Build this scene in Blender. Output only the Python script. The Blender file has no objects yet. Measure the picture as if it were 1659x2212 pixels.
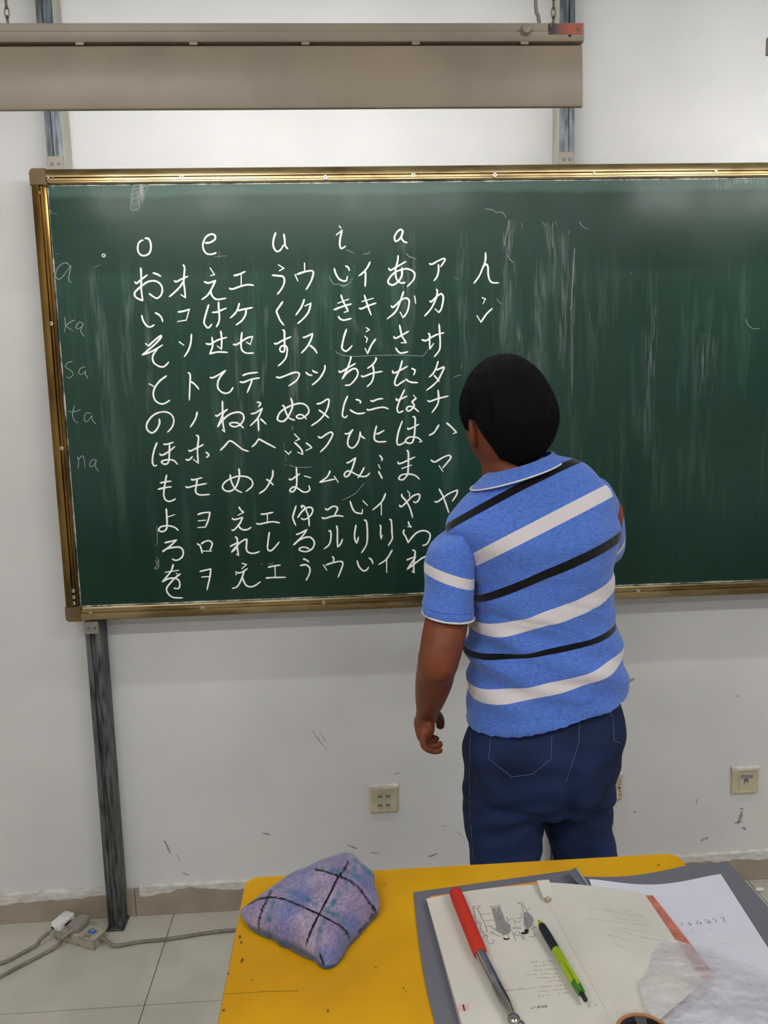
import bpy, bmesh, math, random
import numpy as np
from mathutils import Vector, Matrix, noise
from mathutils.bvhtree import BVHTree
random.seed(7)
SC = bpy.context.scene
COL = SC.collection

# ------------------------------------------------------------------ camera
W_, H_, F_ = 1659, 2212, 1700.0
YAW, PITCH, ROLL = 0.05336949, 0.13578739, -0.02580915
CAM = Vector((0.0, -2.2621753, 1.52578653))
fw = Vector((math.sin(YAW)*math.cos(PITCH), math.cos(YAW)*math.cos(PITCH), -math.sin(PITCH)))
r0 = Vector((math.cos(YAW), -math.sin(YAW), 0)); u0 = r0.cross(fw)
RT = math.cos(ROLL)*r0 + math.sin(ROLL)*u0
UP = -math.sin(ROLL)*r0 + math.cos(ROLL)*u0
cd = bpy.data.cameras.new('camera'); cam = bpy.data.objects.new('camera', cd); COL.objects.link(cam)
cd.sensor_fit = 'VERTICAL'; cd.sensor_height = 36.0; cd.lens = F_/H_*36.0
cd.clip_start = 0.02; cd.clip_end = 60
m3 = Matrix((RT, UP, -fw)).transposed()
cam.matrix_world = Matrix.Translation(CAM) @ m3.to_4x4()
SC.camera = cam

# ------------------------------------------------------------------ world, exposure
SC.view_settings.view_transform = 'Standard'; SC.view_settings.look = 'None'
SC.view_settings.gamma = 1.0; SC.view_settings.use_curve_mapping = False
SC.view_settings.exposure = 0.0
wd = bpy.data.worlds.new('world'); SC.world = wd; wd.use_nodes = True
wd.node_tree.nodes['Background'].inputs[0].default_value = (0.8, 0.9, 1, 1)
wd.node_tree.nodes['Background'].inputs[1].default_value = 0.6
TUBE_E = 44.0        # emission strength of the chalkboard tubes
CEIL_W = 24.0       # watts of each ceiling light

def ray(px, py):
    return fw + RT*((px-829.5)/F_) - UP*((py-1106.0)/F_)
def aty(px, py, Y):
    d = ray(px, py); return CAM + d*((Y-CAM.y)/d.y)
def atz(px, py, z):
    d = ray(px, py); return CAM + d*((z-CAM.z)/d.z)
def proj(P):
    d = P-CAM; z = d.dot(fw); return (829.5+F_*d.dot(RT)/z, 1106-F_*d.dot(UP)/z)

# ------------------------------------------------------------------ materials
def lin(c):
    return tuple((v/255/12.92 if v/255 <= .04045 else ((v/255+.055)/1.055)**2.4) for v in c)
def rgba(c): return (*lin(c), 1)
MATS = {}
def mat(name, col, rough=.6, metal=0., spec=.5, noise_amt=0., nscale=20., col2=None, bump=0., bscale=200., stretch=None, alpha=None, trans=0., ramp=(.4, .62), detail=4):
    if name in MATS: return MATS[name]
    m = bpy.data.materials.new(name); m.use_nodes = True
    nt = m.node_tree; b = nt.nodes['Principled BSDF']
    b.inputs['Base Color'].default_value = rgba(col); b.inputs['Roughness'].default_value = rough
    b.inputs['Metallic'].default_value = metal; b.inputs['Specular IOR Level'].default_value = spec
    if trans: b.inputs['Transmission Weight'].default_value = trans
    tc = nt.nodes.new('ShaderNodeTexCoord'); src = tc.outputs['Object']
    if stretch:
        mp = nt.nodes.new('ShaderNodeMapping'); mp.inputs['Scale'].default_value = stretch
        nt.links.new(src, mp.inputs['Vector']); src = mp.outputs['Vector']
    if noise_amt or col2:
        n = nt.nodes.new('ShaderNodeTexNoise'); n.inputs['Scale'].default_value = nscale; n.inputs['Detail'].default_value = detail
        nt.links.new(src, n.inputs['Vector'])
        r = nt.nodes.new('ShaderNodeValToRGB'); r.color_ramp.elements[0].position = ramp[0]; r.color_ramp.elements[1].position = ramp[1]
        c2 = col2 or tuple(max(0, v*(1-noise_amt)) for v in col)
        r.color_ramp.elements[0].color = rgba(col); r.color_ramp.elements[1].color = rgba(c2)
        nt.links.new(n.outputs['Fac'], r.inputs['Fac']); nt.links.new(r.outputs['Color'], b.inputs['Base Color'])
    if bump:
        n2 = nt.nodes.new('ShaderNodeTexNoise'); n2.inputs['Scale'].default_value = bscale; n2.inputs['Detail'].default_value = 3
        nt.links.new(src, n2.inputs['Vector'])
        bp = nt.nodes.new('ShaderNodeBump'); bp.inputs['Strength'].default_value = bump; bp.inputs['Distance'].default_value = .004
        nt.links.new(n2.outputs['Fac'], bp.inputs['Height']); nt.links.new(bp.outputs['Normal'], b.inputs['Normal'])
    if alpha is not None: b.inputs['Alpha'].default_value = alpha
    MATS[name] = m
    return m
def emis(name, col, s):
    m = bpy.data.materials.new(name); m.use_nodes = True
    b = m.node_tree.nodes['Principled BSDF']; b.inputs['Base Color'].default_value = rgba(col)
    b.inputs['Emission Color'].default_value = rgba(col); b.inputs['Emission Strength'].default_value = s
    return m

# ------------------------------------------------------------------ mesh helpers
class MB:
    def __init__(s): s.v = []; s.f = []
    def add(s, vs, fs):
        o = len(s.v); s.v += [tuple(v) for v in vs]; s.f += [tuple(i+o for i in f) for f in fs]; return s
    def box(s, x0, x1, y0, y1, z0, z1):
        return s.hexa([(x0,y0,z0),(x1,y0,z0),(x1,y1,z0),(x0,y1,z0),(x0,y0,z1),(x1,y0,z1),(x1,y1,z1),(x0,y1,z1)])
    def hexa(s, p):
        return s.add(p, [(3,2,1,0),(4,5,6,7),(0,1,5,4),(1,2,6,5),(2,3,7,6),(3,0,4,7)])
    def loft(s, rings, caps=True):
        n = len(rings[0]); vs = [p for r in rings for p in r]; fs = []
        for i in range(len(rings)-1):
            for j in range(n):
                k = (j+1) % n; fs.append((i*n+j, i*n+k, (i+1)*n+k, (i+1)*n+j))
        if caps:
            fs.append(tuple(range(n))[::-1]); fs.append(tuple((len(rings)-1)*n+j for j in range(n)))
        return s.add(vs, fs)
    def tube(s, pts, rad, n=10, flat=1.0, side=None, caps=True):
        pts = [Vector(p) for p in pts]
        if not hasattr(rad, '__len__'): rad = [rad]*len(pts)
        rings = []; prev = None
        for i, p in enumerate(pts):
            t = (pts[min(i+1, len(pts)-1)]-pts[max(i-1, 0)]).normalized()
            if prev is None:
                a = Vector(side) if side else (Vector((0,0,1)) if abs(t.z) < .9 else Vector((0,1,0)))
            else: a = prev
            u = (a-t*a.dot(t)).normalized(); w = t.cross(u); prev = u
            rings.append([p+u*(rad[i]*math.cos(2*math.pi*k/n))+w*(rad[i]*flat*math.sin(2*math.pi*k/n)) for k in range(n)])
        return s.loft(rings, caps)
    def ball(s, c, r, seg=20, rings=12, M=None):
        c = Vector(c); R = []
        r = r if hasattr(r, '__len__') else (r, r, r)
        for i in range(rings+1):
            th = math.pi*i/rings; th = min(max(th, .02), math.pi-.02); row = []
            for j in range(seg):
                ph = 2*math.pi*j/seg
                d = Vector((r[0]*math.sin(th)*math.cos(ph), r[1]*math.sin(th)*math.sin(ph), -r[2]*math.cos(th)))
                if M: d = M @ d
                row.append(c+d)
            R.append(row)
        return s.loft(R)
    def disc(s, c, r, nrm, th, n=20):
        c = Vector(c); nrm = Vector(nrm).normalized()
        return s.tube([c, c+nrm*th], r, n)
    def grid(s, P):  # P[i][j]
        n = len(P); m = len(P[0]); vs = [p for row in P for p in row]
        return s.add(vs, [(i*m+j, i*m+j+1, (i+1)*m+j+1, (i+1)*m+j) for i in range(n-1) for j in range(m-1)])
    def slab(s, P, dz=None, zb=None):
        n = len(P); m = len(P[0]); vs = [Vector(p) for row in P for p in row]; o = n*m
        lo = [Vector((p.x, p.y, zb if zb is not None else p.z-dz)) for p in vs]
        fs = []
        for i in range(n-1):
            for j in range(m-1):
                a, b, c, d = i*m+j, i*m+j+1, (i+1)*m+j+1, (i+1)*m+j
                fs.append((a, b, c, d)); fs.append((d+o, c+o, b+o, a+o))
        bd = [j for j in range(m)]+[i*m+m-1 for i in range(1, n)]+[(n-1)*m+j for j in range(m-2, -1, -1)]+[i*m for i in range(n-2, 0, -1)]
        for k in range(len(bd)):
            a, b = bd[k], bd[(k+1) % len(bd)]; fs.append((b, a, a+o, b+o))
        return s.add(vs+lo, fs)
    def build(s, name, m=None, parent=None, smooth=True, bevel=0, loc=None, fix=True):
        me = bpy.data.meshes.new(name); me.from_pydata(s.v, [], s.f); me.update()
        if fix:
            bm = bmesh.new(); bm.from_mesh(me); bmesh.ops.recalc_face_normals(bm, faces=bm.faces); bm.to_mesh(me); bm.free()
        return link(name, me, m, parent, smooth, bevel)
def link(name, me, m=None, parent=None, smooth=True, bevel=0):
    o = bpy.data.objects.new(name, me); COL.objects.link(o)
    if m: me.materials.append(m)
    if smooth:
        me.polygons.foreach_set('use_smooth', [True]*len(me.polygons))
        try: me.set_sharp_from_angle(angle=math.radians(40))
        except Exception: pass
    if bevel:
        b = o.modifiers.new('bevel', 'BEVEL'); b.width = bevel; b.segments = 2; b.limit_method = 'ANGLE'
    if parent: put(o, parent)
    return o
def put(o, parent):
    o.parent = parent; o.matrix_parent_inverse = parent.matrix_world.inverted()
def empty(name, loc, label, cat, group=None):
    o = bpy.data.objects.new(name, None); COL.objects.link(o); o.location = loc
    o.matrix_world = Matrix.Translation(loc)
    return tag(o, label, cat, group)
def tag(o, label=None, cat=None, group=None, kind=None):
    if label: o['label'] = label
    if cat: o['category'] = cat
    if group: o['group'] = group
    if kind: o['kind'] = kind
    return o
def remesh(mb, voxel, name, it=6, fac=.5):
    o = mb.build('tmp', smooth=False)
    r = o.modifiers.new('r', 'REMESH'); r.mode = 'VOXEL'; r.voxel_size = voxel; r.use_smooth_shade = True
    sm = o.modifiers.new('s', 'SMOOTH'); sm.factor = fac; sm.iterations = it
    dg = bpy.context.evaluated_depsgraph_get(); dg.update()
    me = bpy.data.meshes.new_from_object(o.evaluated_get(dg), depsgraph=dg)
    bpy.data.objects.remove(o); me.name = name
    return me
def smoothpath(P, n=5):
    P = [Vector(p) for p in P]
    if len(P) < 3: return P
    out = []
    for i in range(len(P)-1):
        a = P[max(i-1, 0)]; b = P[i]; c = P[i+1]; d = P[min(i+2, len(P)-1)]
        for k in range(n):
            t = k/n
            out.append(.5*((2*b)+(-a+c)*t+(2*a-5*b+4*c-d)*t*t+(-a+3*b-3*c+d)*t*t*t))
    return out+[P[-1]]
# ------------------------------------------------------------------ room shell
XL, XR, YF, YB, ZC = -2.2, 3.6, 0.0, -5.6, 3.05
m_wall = mat('white_wall_paint', (212, 212, 211), .75, noise_amt=.03, nscale=3, bump=.12, bscale=60)
m_ceil = mat('ceiling_paint', (225, 223, 220), .8)
def wallobj(name, b, m=m_wall):
    o = MB().box(*b).build(name, m, smooth=False); tag(o, kind='structure'); return o
wall_front = wallobj('wall_front', (XL-.2, XR+.2, 0, .2, 0, ZC))
wallobj('wall_left', (XL-.2, XL, YB, 0, 0, ZC)); wallobj('wall_right', (XR, XR+.2, YB, 0, 0, ZC))
wallobj('wall_back', (XL-.2, XR+.2, YB-.2, YB, 0, ZC)); wallobj('ceiling', (XL-.2, XR+.2, YB-.2, .2, ZC, ZC+.2), m_ceil)
# floor: screed with single tiles
m_grout = mat('dark_grout', (92, 86, 78), .9)
m_tile = mat('floor_tile_glaze', (188, 184, 172), .38, noise_amt=.06, nscale=6, spec=.4)
fl = MB().box(XL-.2, XR+.2, YB-.2, .2, -.2, -.004).build('floor', m_grout, smooth=False); tag(fl, kind='structure')
xs = [-.554+.6*k for k in range(-4, 9)]; ys = [-.38-.6*k for k in range(0, 10)]
xs = [XL]+[x for x in xs if XL+.05 < x < XR-.05]+[XR]; ys = [0]+[y for y in ys if y > YB+.05]+[YB]
g = .0011
for i in range(len(xs)-1):
    for j in range(len(ys)-1):
        dz = random.uniform(-.0003, .0002)
        a = (xs[i]+g, xs[i+1]-g, ys[j+1]+g, ys[j]-g)
        MB().box(*a, -.005, dz).build('floor_tile', m_tile, fl, smooth=False, bevel=.0006)
# baseboard of tile strips with smeared paint above
m_base = mat('baseboard_tile', (160, 147, 132), .45, noise_amt=.08, nscale=8)
m_smear = mat('smeared_plaster', (214, 210, 204), .85, noise_amt=.12, nscale=30, stretch=(1, 1, 4), bump=.15, bscale=60)
bb = MB().box(XL, XR, -.006, 0, 0, .082).build('baseboard_front', m_grout, smooth=False); tag(bb, kind='structure')
bx = [XL]+[-.667+1.2*k for k in range(-1, 5) if XL < -.667+1.2*k < XR]+[XR]
for i in range(len(bx)-1):
    MB().box(bx[i]+.0008, bx[i+1]-.0008, -.012, -.001, .0005, .088).build('baseboard_tile', m_base, bb, smooth=False, bevel=.001)
def smear(x0, x1, zt, zb, amp):
    P = []; n = int((x1-x0)/.008)
    for i in range(n+1):
        x = x0+(x1-x0)*i/n
        t = zt+.003*noise.noise((x*9, 0, 1)); lo = zb+.008*math.sin(x*2.1+1.2)+amp*noise.noise((x*7, 3, 0))+amp*.5*noise.noise((x*31, 3, 7))
        lo = min(lo, t-.003)
        P.append([Vector((x, -.0005, t+.003)), Vector((x, -.0130, t)), Vector((x, -.0132, (t+lo)/2)), Vector((x, -.0126, lo)), Vector((x, -.0115, lo-.001))])
    return MB().grid(P)
for (x0, x1, zb, am) in ((XL, -.70, .074, .016), (-.652, XR, .074, .016)):
    o = smear(x0, x1, .094, zb, am).build('plaster_smear', m_smear, bb); tag(o, kind=None)
# scuffs on the wall: thin dirt decals
m_scuff = mat('wall_scuff', (158, 154, 150), .9, noise_amt=.15, nscale=200)
SK = [((672,1575),(690,1600),(708,1622),2.5),((690,1580),(700,1596),(705,1606),1.5),((355,1815),(362,1830),(369,1846),6),((380,1845),(385,1852),(389,1858),3),
 ((393,1886),(400,1888),(408,1890),4),((565,1800),(575,1801),(585,1804),5),((750,1824),(760,1829),(772,1834),4),((800,1840),(810,1843),(822,1843),3),((925,1850),(935,1848),(945,1843),6),
 ((850,1673),(857,1671),(866,1668),2),((1598,1746),(1602,1747),(1606,1748),6),((1603,1752),(1600,1765),(1593,1778),9),((1586,1778),(1594,1777),(1604,1774),5),((1603,1788),(1608,1790),(1612,1791),7),
 ((1508,1724),(1505,1731),(1504,1737),3),((1515,1817),(1517,1814),(1519,1812),9),((1522,1812),(1526,1811),(1529,1808),7),((1345,1468),(1362,1470),(1370,1466),9),((1352,1482),(1358,1484),(1362,1486),2),
 ((1368,1753),(1372,1754),(1376,1754),3),((196,176),(197,177),(198,178),2),((1590,1503),(1594,1504),(1597,1503),3),((984,1795),(992,1801),(1001,1808),2),((956,1784),(960,1785),(966,1786),2),((1345,1487),(1352,1488),(1357,1487),2)]
b = MB()
for a, c, d, w in SK:
    if a[1] < 400: continue
    P = smoothpath([aty(*a, -.0006), aty(*c, -.0006), aty(*d, -.0006)], 4)
    w2 = w/F_*2.4/2*.8
    row = []
    for i, p in enumerate(P):
        k = w2*(.35+.65*math.sin(math.pi*i/(len(P)-1)))*random.uniform(.6, 1.2)
        t = (P[min(i+1, len(P)-1)]-P[max(i-1, 0)]).normalized(); nn = Vector((t.z, 0, -t.x))
        row.append([p+nn*k, p-nn*k])
    b.grid(row)
tag(b.build('scuff_mark', m_scuff, wall_front), kind='stuff')

# ------------------------------------------------------------------ support posts
m_galv = mat('galvanised_steel', (128, 136, 142), .42, .75, noise_amt=.28, nscale=14, stretch=(6, 6, 1), bump=.1, bscale=80)
m_galvd = mat('grimy_galvanised_steel', (104, 108, 110), .5, .55, noise_amt=.45, nscale=12, stretch=(6, 6, 1), bump=.2, bscale=60)
m_screw = mat('zinc_screw', (205, 205, 203), .35, .7)
m_hole = mat('black_hole', (14, 13, 12), .8)
def post(x, z0, z1, label, m, groove=True, bz=None, name='support_post', side=0):
    e = empty(name, (x, -.035, z0), label, 'post')
    w = .0205; d = .066
    prof = [(-w,0),(-w,-d),(-w+.003,-d-.0005),(-.0065,-d-.0005),(-.0045,-d+.006),(.0045,-d+.006),(.0065,-d-.0005),(w-.003,-d-.0005),(w,-d),(w,0)]
    b = MB().loft([[Vector((x+px, py-.001, z)) for px, py in prof] for z in (z0, z1)])
    b.build('channel', m, e, bevel=.0005)
    if side: MB().box(x+side*w-.0012, x+side*w+.0012, -d+.001, -.001, z0, z1).build('lit_side_face', mat('lit_side_tone', (186, 186, 174), .6, noise_amt=.12, nscale=20, stretch=(1, 1, .3)), e, smooth=False)  # lamp-facing side of the channel, lamplight painted in as a paler strip
    if bz is not None:
        p = MB().box(x-w-.001, x+w-.002, -d-.0045, -d-.001, bz-.018, bz+.018).build('bracket', mat('bracket_steel', (150, 142, 128), .5, .5), e, bevel=.001)
        for dx in (-.009, .008):
            MB().disc((x+dx, -d-.0045, bz-.002), .0042, (0,-1,0), .0022, 14).build('screw', mat('blued_screw', (96, 112, 132), .4, .5), p)
    return e
XP1, XP2 = -.7345, .6548
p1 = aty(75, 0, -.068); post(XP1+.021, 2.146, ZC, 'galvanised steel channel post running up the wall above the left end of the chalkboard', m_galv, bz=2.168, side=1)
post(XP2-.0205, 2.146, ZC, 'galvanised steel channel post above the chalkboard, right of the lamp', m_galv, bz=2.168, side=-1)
lp = post(XP1+.021, .006, .944, 'dark grimy steel post from the chalkboard underside down to the floor', m_galvd, bz=.925)
MB().box(XP1-.004, XP1+.048, -.078, -.012, 0.0003, .006).build('foot_plate', m_galvd, lp, bevel=.001)
post(XP2-.0205, .006, .944, 'steel post under the chalkboard hidden behind the standing man', m_galvd, bz=.925)
# ------------------------------------------------------------------ chalkboard
BX0, BX1, BZ0, BZ1 = -.7757, 3.2, .950, 2.150
PY = -.076
board = empty('chalkboard', ((BX0+BX1)/2, -.07, BZ0), 'long green chalkboard with a bronze aluminium frame covered in chalked kana', 'chalkboard')
def board_mat():
    m = bpy.data.materials.new('green_chalkboard_enamel'); m.use_nodes = True
    nt = m.node_tree; L = nt.links; b = nt.nodes['Principled BSDF']
    tc = nt.nodes.new('ShaderNodeTexCoord')
    def nz(scale, vec, det=4, dist=0):
        mp = nt.nodes.new('ShaderNodeMapping'); mp.inputs['Scale'].default_value = vec; L.new(tc.outputs['Object'], mp.inputs['Vector'])
        n = nt.nodes.new('ShaderNodeTexNoise'); n.inputs['Scale'].default_value = scale; n.inputs['Detail'].default_value = det; n.inputs['Distortion'].default_value = dist
        L.new(mp.outputs['Vector'], n.inputs['Vector']); return n.outputs['Fac']
    def mr(src, a, b_, c, d):
        r = nt.nodes.new('ShaderNodeMapRange'); r.inputs[1].default_value = a; r.inputs[2].default_value = b_; r.inputs[3].default_value = c; r.inputs[4].default_value = d
        r.interpolation_type = 'SMOOTHSTEP'; L.new(src, r.inputs[0]); return r.outputs[0]
    def mth(op, a, b_):
        n = nt.nodes.new('ShaderNodeMath'); n.operation = op
        for i, x in enumerate((a, b_)):
            if isinstance(x, (int, float)): n.inputs[i].default_value = x
            else: L.new(x, n.inputs[i])
        return n.outputs[0]
    sx = nt.nodes.new('ShaderNodeSeparateXYZ'); L.new(tc.outputs['Object'], sx.inputs[0]); X, Z = sx.outputs[0], sx.outputs[2]
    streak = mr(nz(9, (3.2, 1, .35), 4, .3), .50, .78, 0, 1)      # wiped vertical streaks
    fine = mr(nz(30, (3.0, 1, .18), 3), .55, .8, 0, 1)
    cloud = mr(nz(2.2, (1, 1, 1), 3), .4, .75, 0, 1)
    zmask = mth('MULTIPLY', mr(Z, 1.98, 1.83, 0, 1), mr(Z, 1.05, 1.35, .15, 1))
    dust_and_falloff = mth('MULTIPLY', mth('ADD', mth('MULTIPLY', streak, .07), mth('MULTIPLY', fine, .035)), zmask)
    dust_and_falloff = mth('ADD', dust_and_falloff, mth('ADD', mth('MULTIPLY', cloud, .02), mth('MULTIPLY', mth('MULTIPLY', mr(mth('ADD', Z, mth('MULTIPLY', cloud, .12)), 1.12, 1.5, 0, 1), mr(nz(1.3, (1, 1, .7), 3), .25, .6, .5, 1)), .032)))  # chalk dust plus painted lamp falloff: height ramp leaves the lower board darker
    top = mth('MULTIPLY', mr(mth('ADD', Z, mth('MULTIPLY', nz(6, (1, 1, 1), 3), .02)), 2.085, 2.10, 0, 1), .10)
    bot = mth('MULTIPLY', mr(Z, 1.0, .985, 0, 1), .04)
    dust_and_falloff = mth('ADD', dust_and_falloff, mth('ADD', top, bot))
    mx = nt.nodes.new('ShaderNodeMix'); mx.data_type = 'RGBA'
    mx.inputs[6].default_value = rgba((13, 45, 34)); mx.inputs[7].default_value = rgba((150, 194, 180))
    L.new(dust_and_falloff, mx.inputs[0]); L.new(mx.outputs[2], b.inputs['Base Color'])
    b.inputs['Specular IOR Level'].default_value = .22
    L.new(mr(nz(5, (1.5, 1, .6), 3), .3, .7, .27, .35), b.inputs['Roughness'])
    bp = nt.nodes.new('ShaderNodeBump'); bp.inputs['Strength'].default_value = .25; bp.inputs['Distance'].default_value = .01
    L.new(nz(3.0, (1, 1, .5), 2), bp.inputs['Height']); L.new(bp.outputs['Normal'], b.inputs['Normal'])
    return m
n = 60
P = [[Vector((BX0+.03+(BX1-BX0-.06)*i/n, PY, BZ0+.03+(BZ1-BZ0-.06)*j/18)) for j in range(19)] for i in range(n+1)]
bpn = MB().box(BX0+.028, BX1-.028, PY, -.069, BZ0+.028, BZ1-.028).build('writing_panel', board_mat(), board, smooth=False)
m_brz = mat('bronze_anodised_aluminium', (166, 149, 112), .24, .92, noise_amt=.35, nscale=10, stretch=(.6, 3, 3), col2=(122, 104, 70))
m_brzv = mat('bronze_anodised_aluminium_upright', (140, 110, 58), .22, .95, nscale=10, stretch=(3, 3, .6), col2=(94, 72, 38))
m_cap = mat('bronze_plastic_corner', (104, 82, 52), .5, .1, noise_amt=.1)
PR = [(0,.001),(0,.0065),(.0035,.0085),(.0045,.0065),(.0075,.0065),(.0085,.0095),(.012,.0095),(.013,.0075),(.0145,.0075),(.0165,.0125),(.033,.0125),(.0362,.010),(.0375,.004),(.0375,-.006),(0,-.006)]
FW = .0375
def rail(axis, a0, a1, base, sgn, mt, nm):
    # inner edge at base, profile grows outward along sgn
    n = 90 if axis == 'x' else 40; rings = []
    for i in range(n+1):
        a = a0+(a1-a0)*i/n; wob = .0006*noise.noise((a*5, 0, base))
        dent = -.004*math.exp(-((a+.50)/.012)**2) if (axis == 'x' and sgn > 0) else 0
        ring = []
        for u, h in PR:
            y = PY-h+wob*(h > .005)-(dent if u > .014 and h > .005 else 0)
            o = base+sgn*u
            ring.append(Vector((a, y, o)) if axis == 'x' else Vector((o, y, a)))
        rings.append(ring)
    return MB().loft(rings).build(nm, mt, board)
rail('x', BX0+FW, BX1-FW, BZ1-FW, 1, m_brz, 'frame_rail'); rail('x', BX0+FW, BX1-FW, BZ0+FW, -1, m_brz, 'frame_rail')
rail('z', BZ0+FW, BZ1-FW, BX0+FW, -1, m_brzv, 'frame_rail'); rail('z', BZ0+FW, BZ1-FW, BX1-FW, 1, m_brzv, 'frame_rail')
def corner(cx, cz, sx, sz):
    R = .012; L = FW+.004; pts = [(L, 0), (L, FW+.001), (FW+.008, FW+.001), (FW+.001, FW+.008), (FW+.001, L), (0, L)]
    arc = [(R-R*math.cos(t), R-R*math.sin(t)) for t in [k*math.pi/2/8 for k in range(9)]]
    pts = pts+arc
    f = [Vector((cx+sx*a, 0, cz+sz*c)) for a, c in pts]
    rings = [[Vector((p.x, y, p.z)) for p in f] for y in (PY+.008, PY-.0128, )]
    q = [Vector((cx+sx*(a*.97+.0006), 0, cz+sz*(c*.97+.0006))) for a, c in pts]
    rings.append([Vector((p.x, PY-.0145, p.z)) for p in q])
    MB().loft(rings).build('corner_cap', m_cap, board)
corner(BX0-.001, BZ1+.001, 1, -1); corner(BX0-.001, BZ0-.001, 1, 1); corner(BX1+.001, BZ1+.001, -1, -1); corner(BX1+.001, BZ0-.001, -1, 1)
m_caulk = mat('chalk_dust_line', (205, 208, 205), .95, noise_amt=.4, nscale=60)
cb = MB()
def caulk(p, q, w):
    n = 200; row = []
    for i in range(n+1):
        c = p.lerp(q, i/n); k = w*max(.12, .55+.9*noise.noise((c.x*17, c.z*17, 0)))
        nn = Vector((0, 0, 1)) if abs(q.x-p.x) > .1 else Vector((1, 0, 0))
        row.append([c-nn*k*.5, c+nn*k*.5])
    cb.grid(row)
y_ = PY-.0006
caulk(Vector((BX0+FW+.002, y_, BZ1-FW-.002)), Vector((BX1-FW, y_, BZ1-FW-.002)), .004)
caulk(Vector((BX0+FW+.002, y_, BZ0+FW+.0022)), Vector((BX1-FW, y_, BZ0+FW+.0022)), .005)
caulk(Vector((BX0+FW+.002, y_, BZ0+FW)), Vector((BX0+FW+.002, y_, BZ1-FW)), .0035)
tag(cb.build('chalk_dust', m_caulk, board), kind='stuff')
SCR = [(392,382),(473,384),(703,383),(893,378),(1069,378),(1283,374),(1546,367),(105,383),(114,380),(83,416),(111,699),(134,968),(158,1276),(159,1290),(159,1303),(196,1325),(438,1313),(699,1301),(1378,1276),(224,552)]
for k, (px, py) in enumerate(SCR):
    yy = PY-.0095 if k < 19 else PY
    c = aty(px, py, yy); r = .0050 if k not in (1, 5, 7) else .003
    s = MB().disc(c, r, (0,-1,0), .0018, 16).build('frame_screw', m_screw, board)
    MB().disc(c+Vector((0,-.0018,0)), r*.4, (0,-1,0), .0004, 10).build('screw_slot', m_hole, s)
# chalk writing
m_chalk = bpy.data.materials.new('white_chalk'); m_chalk.use_nodes = True
def chalk_nodes(m, base, a0, a1, lo):
    nt = m.node_tree; b = nt.nodes['Principled BSDF']; b.inputs['Base Color'].default_value = rgba(base); b.inputs['Roughness'].default_value = 1; b.inputs['Specular IOR Level'].default_value = 0
    tc = nt.nodes.new('ShaderNodeTexCoord'); n = nt.nodes.new('ShaderNodeTexNoise'); n.inputs['Scale'].default_value = 900; n.inputs['Detail'].default_value = 2
    nt.links.new(tc.outputs['Object'], n.inputs['Vector'])
    r = nt.nodes.new('ShaderNodeMapRange'); r.inputs[1].default_value = a0; r.inputs[2].default_value = a1; r.inputs[3].default_value = lo; r.inputs[4].default_value = 1
    nt.links.new(n.outputs['Fac'], r.inputs[0]); nt.links.new(r.outputs[0], b.inputs['Alpha'])
chalk_nodes(m_chalk, (250, 250, 250), .30, .45, .45)
m_faint = bpy.data.materials.new('faint_chalk'); m_faint.use_nodes = True; chalk_nodes(m_faint, (215, 220, 222), .38, .72, 0.08)
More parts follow.
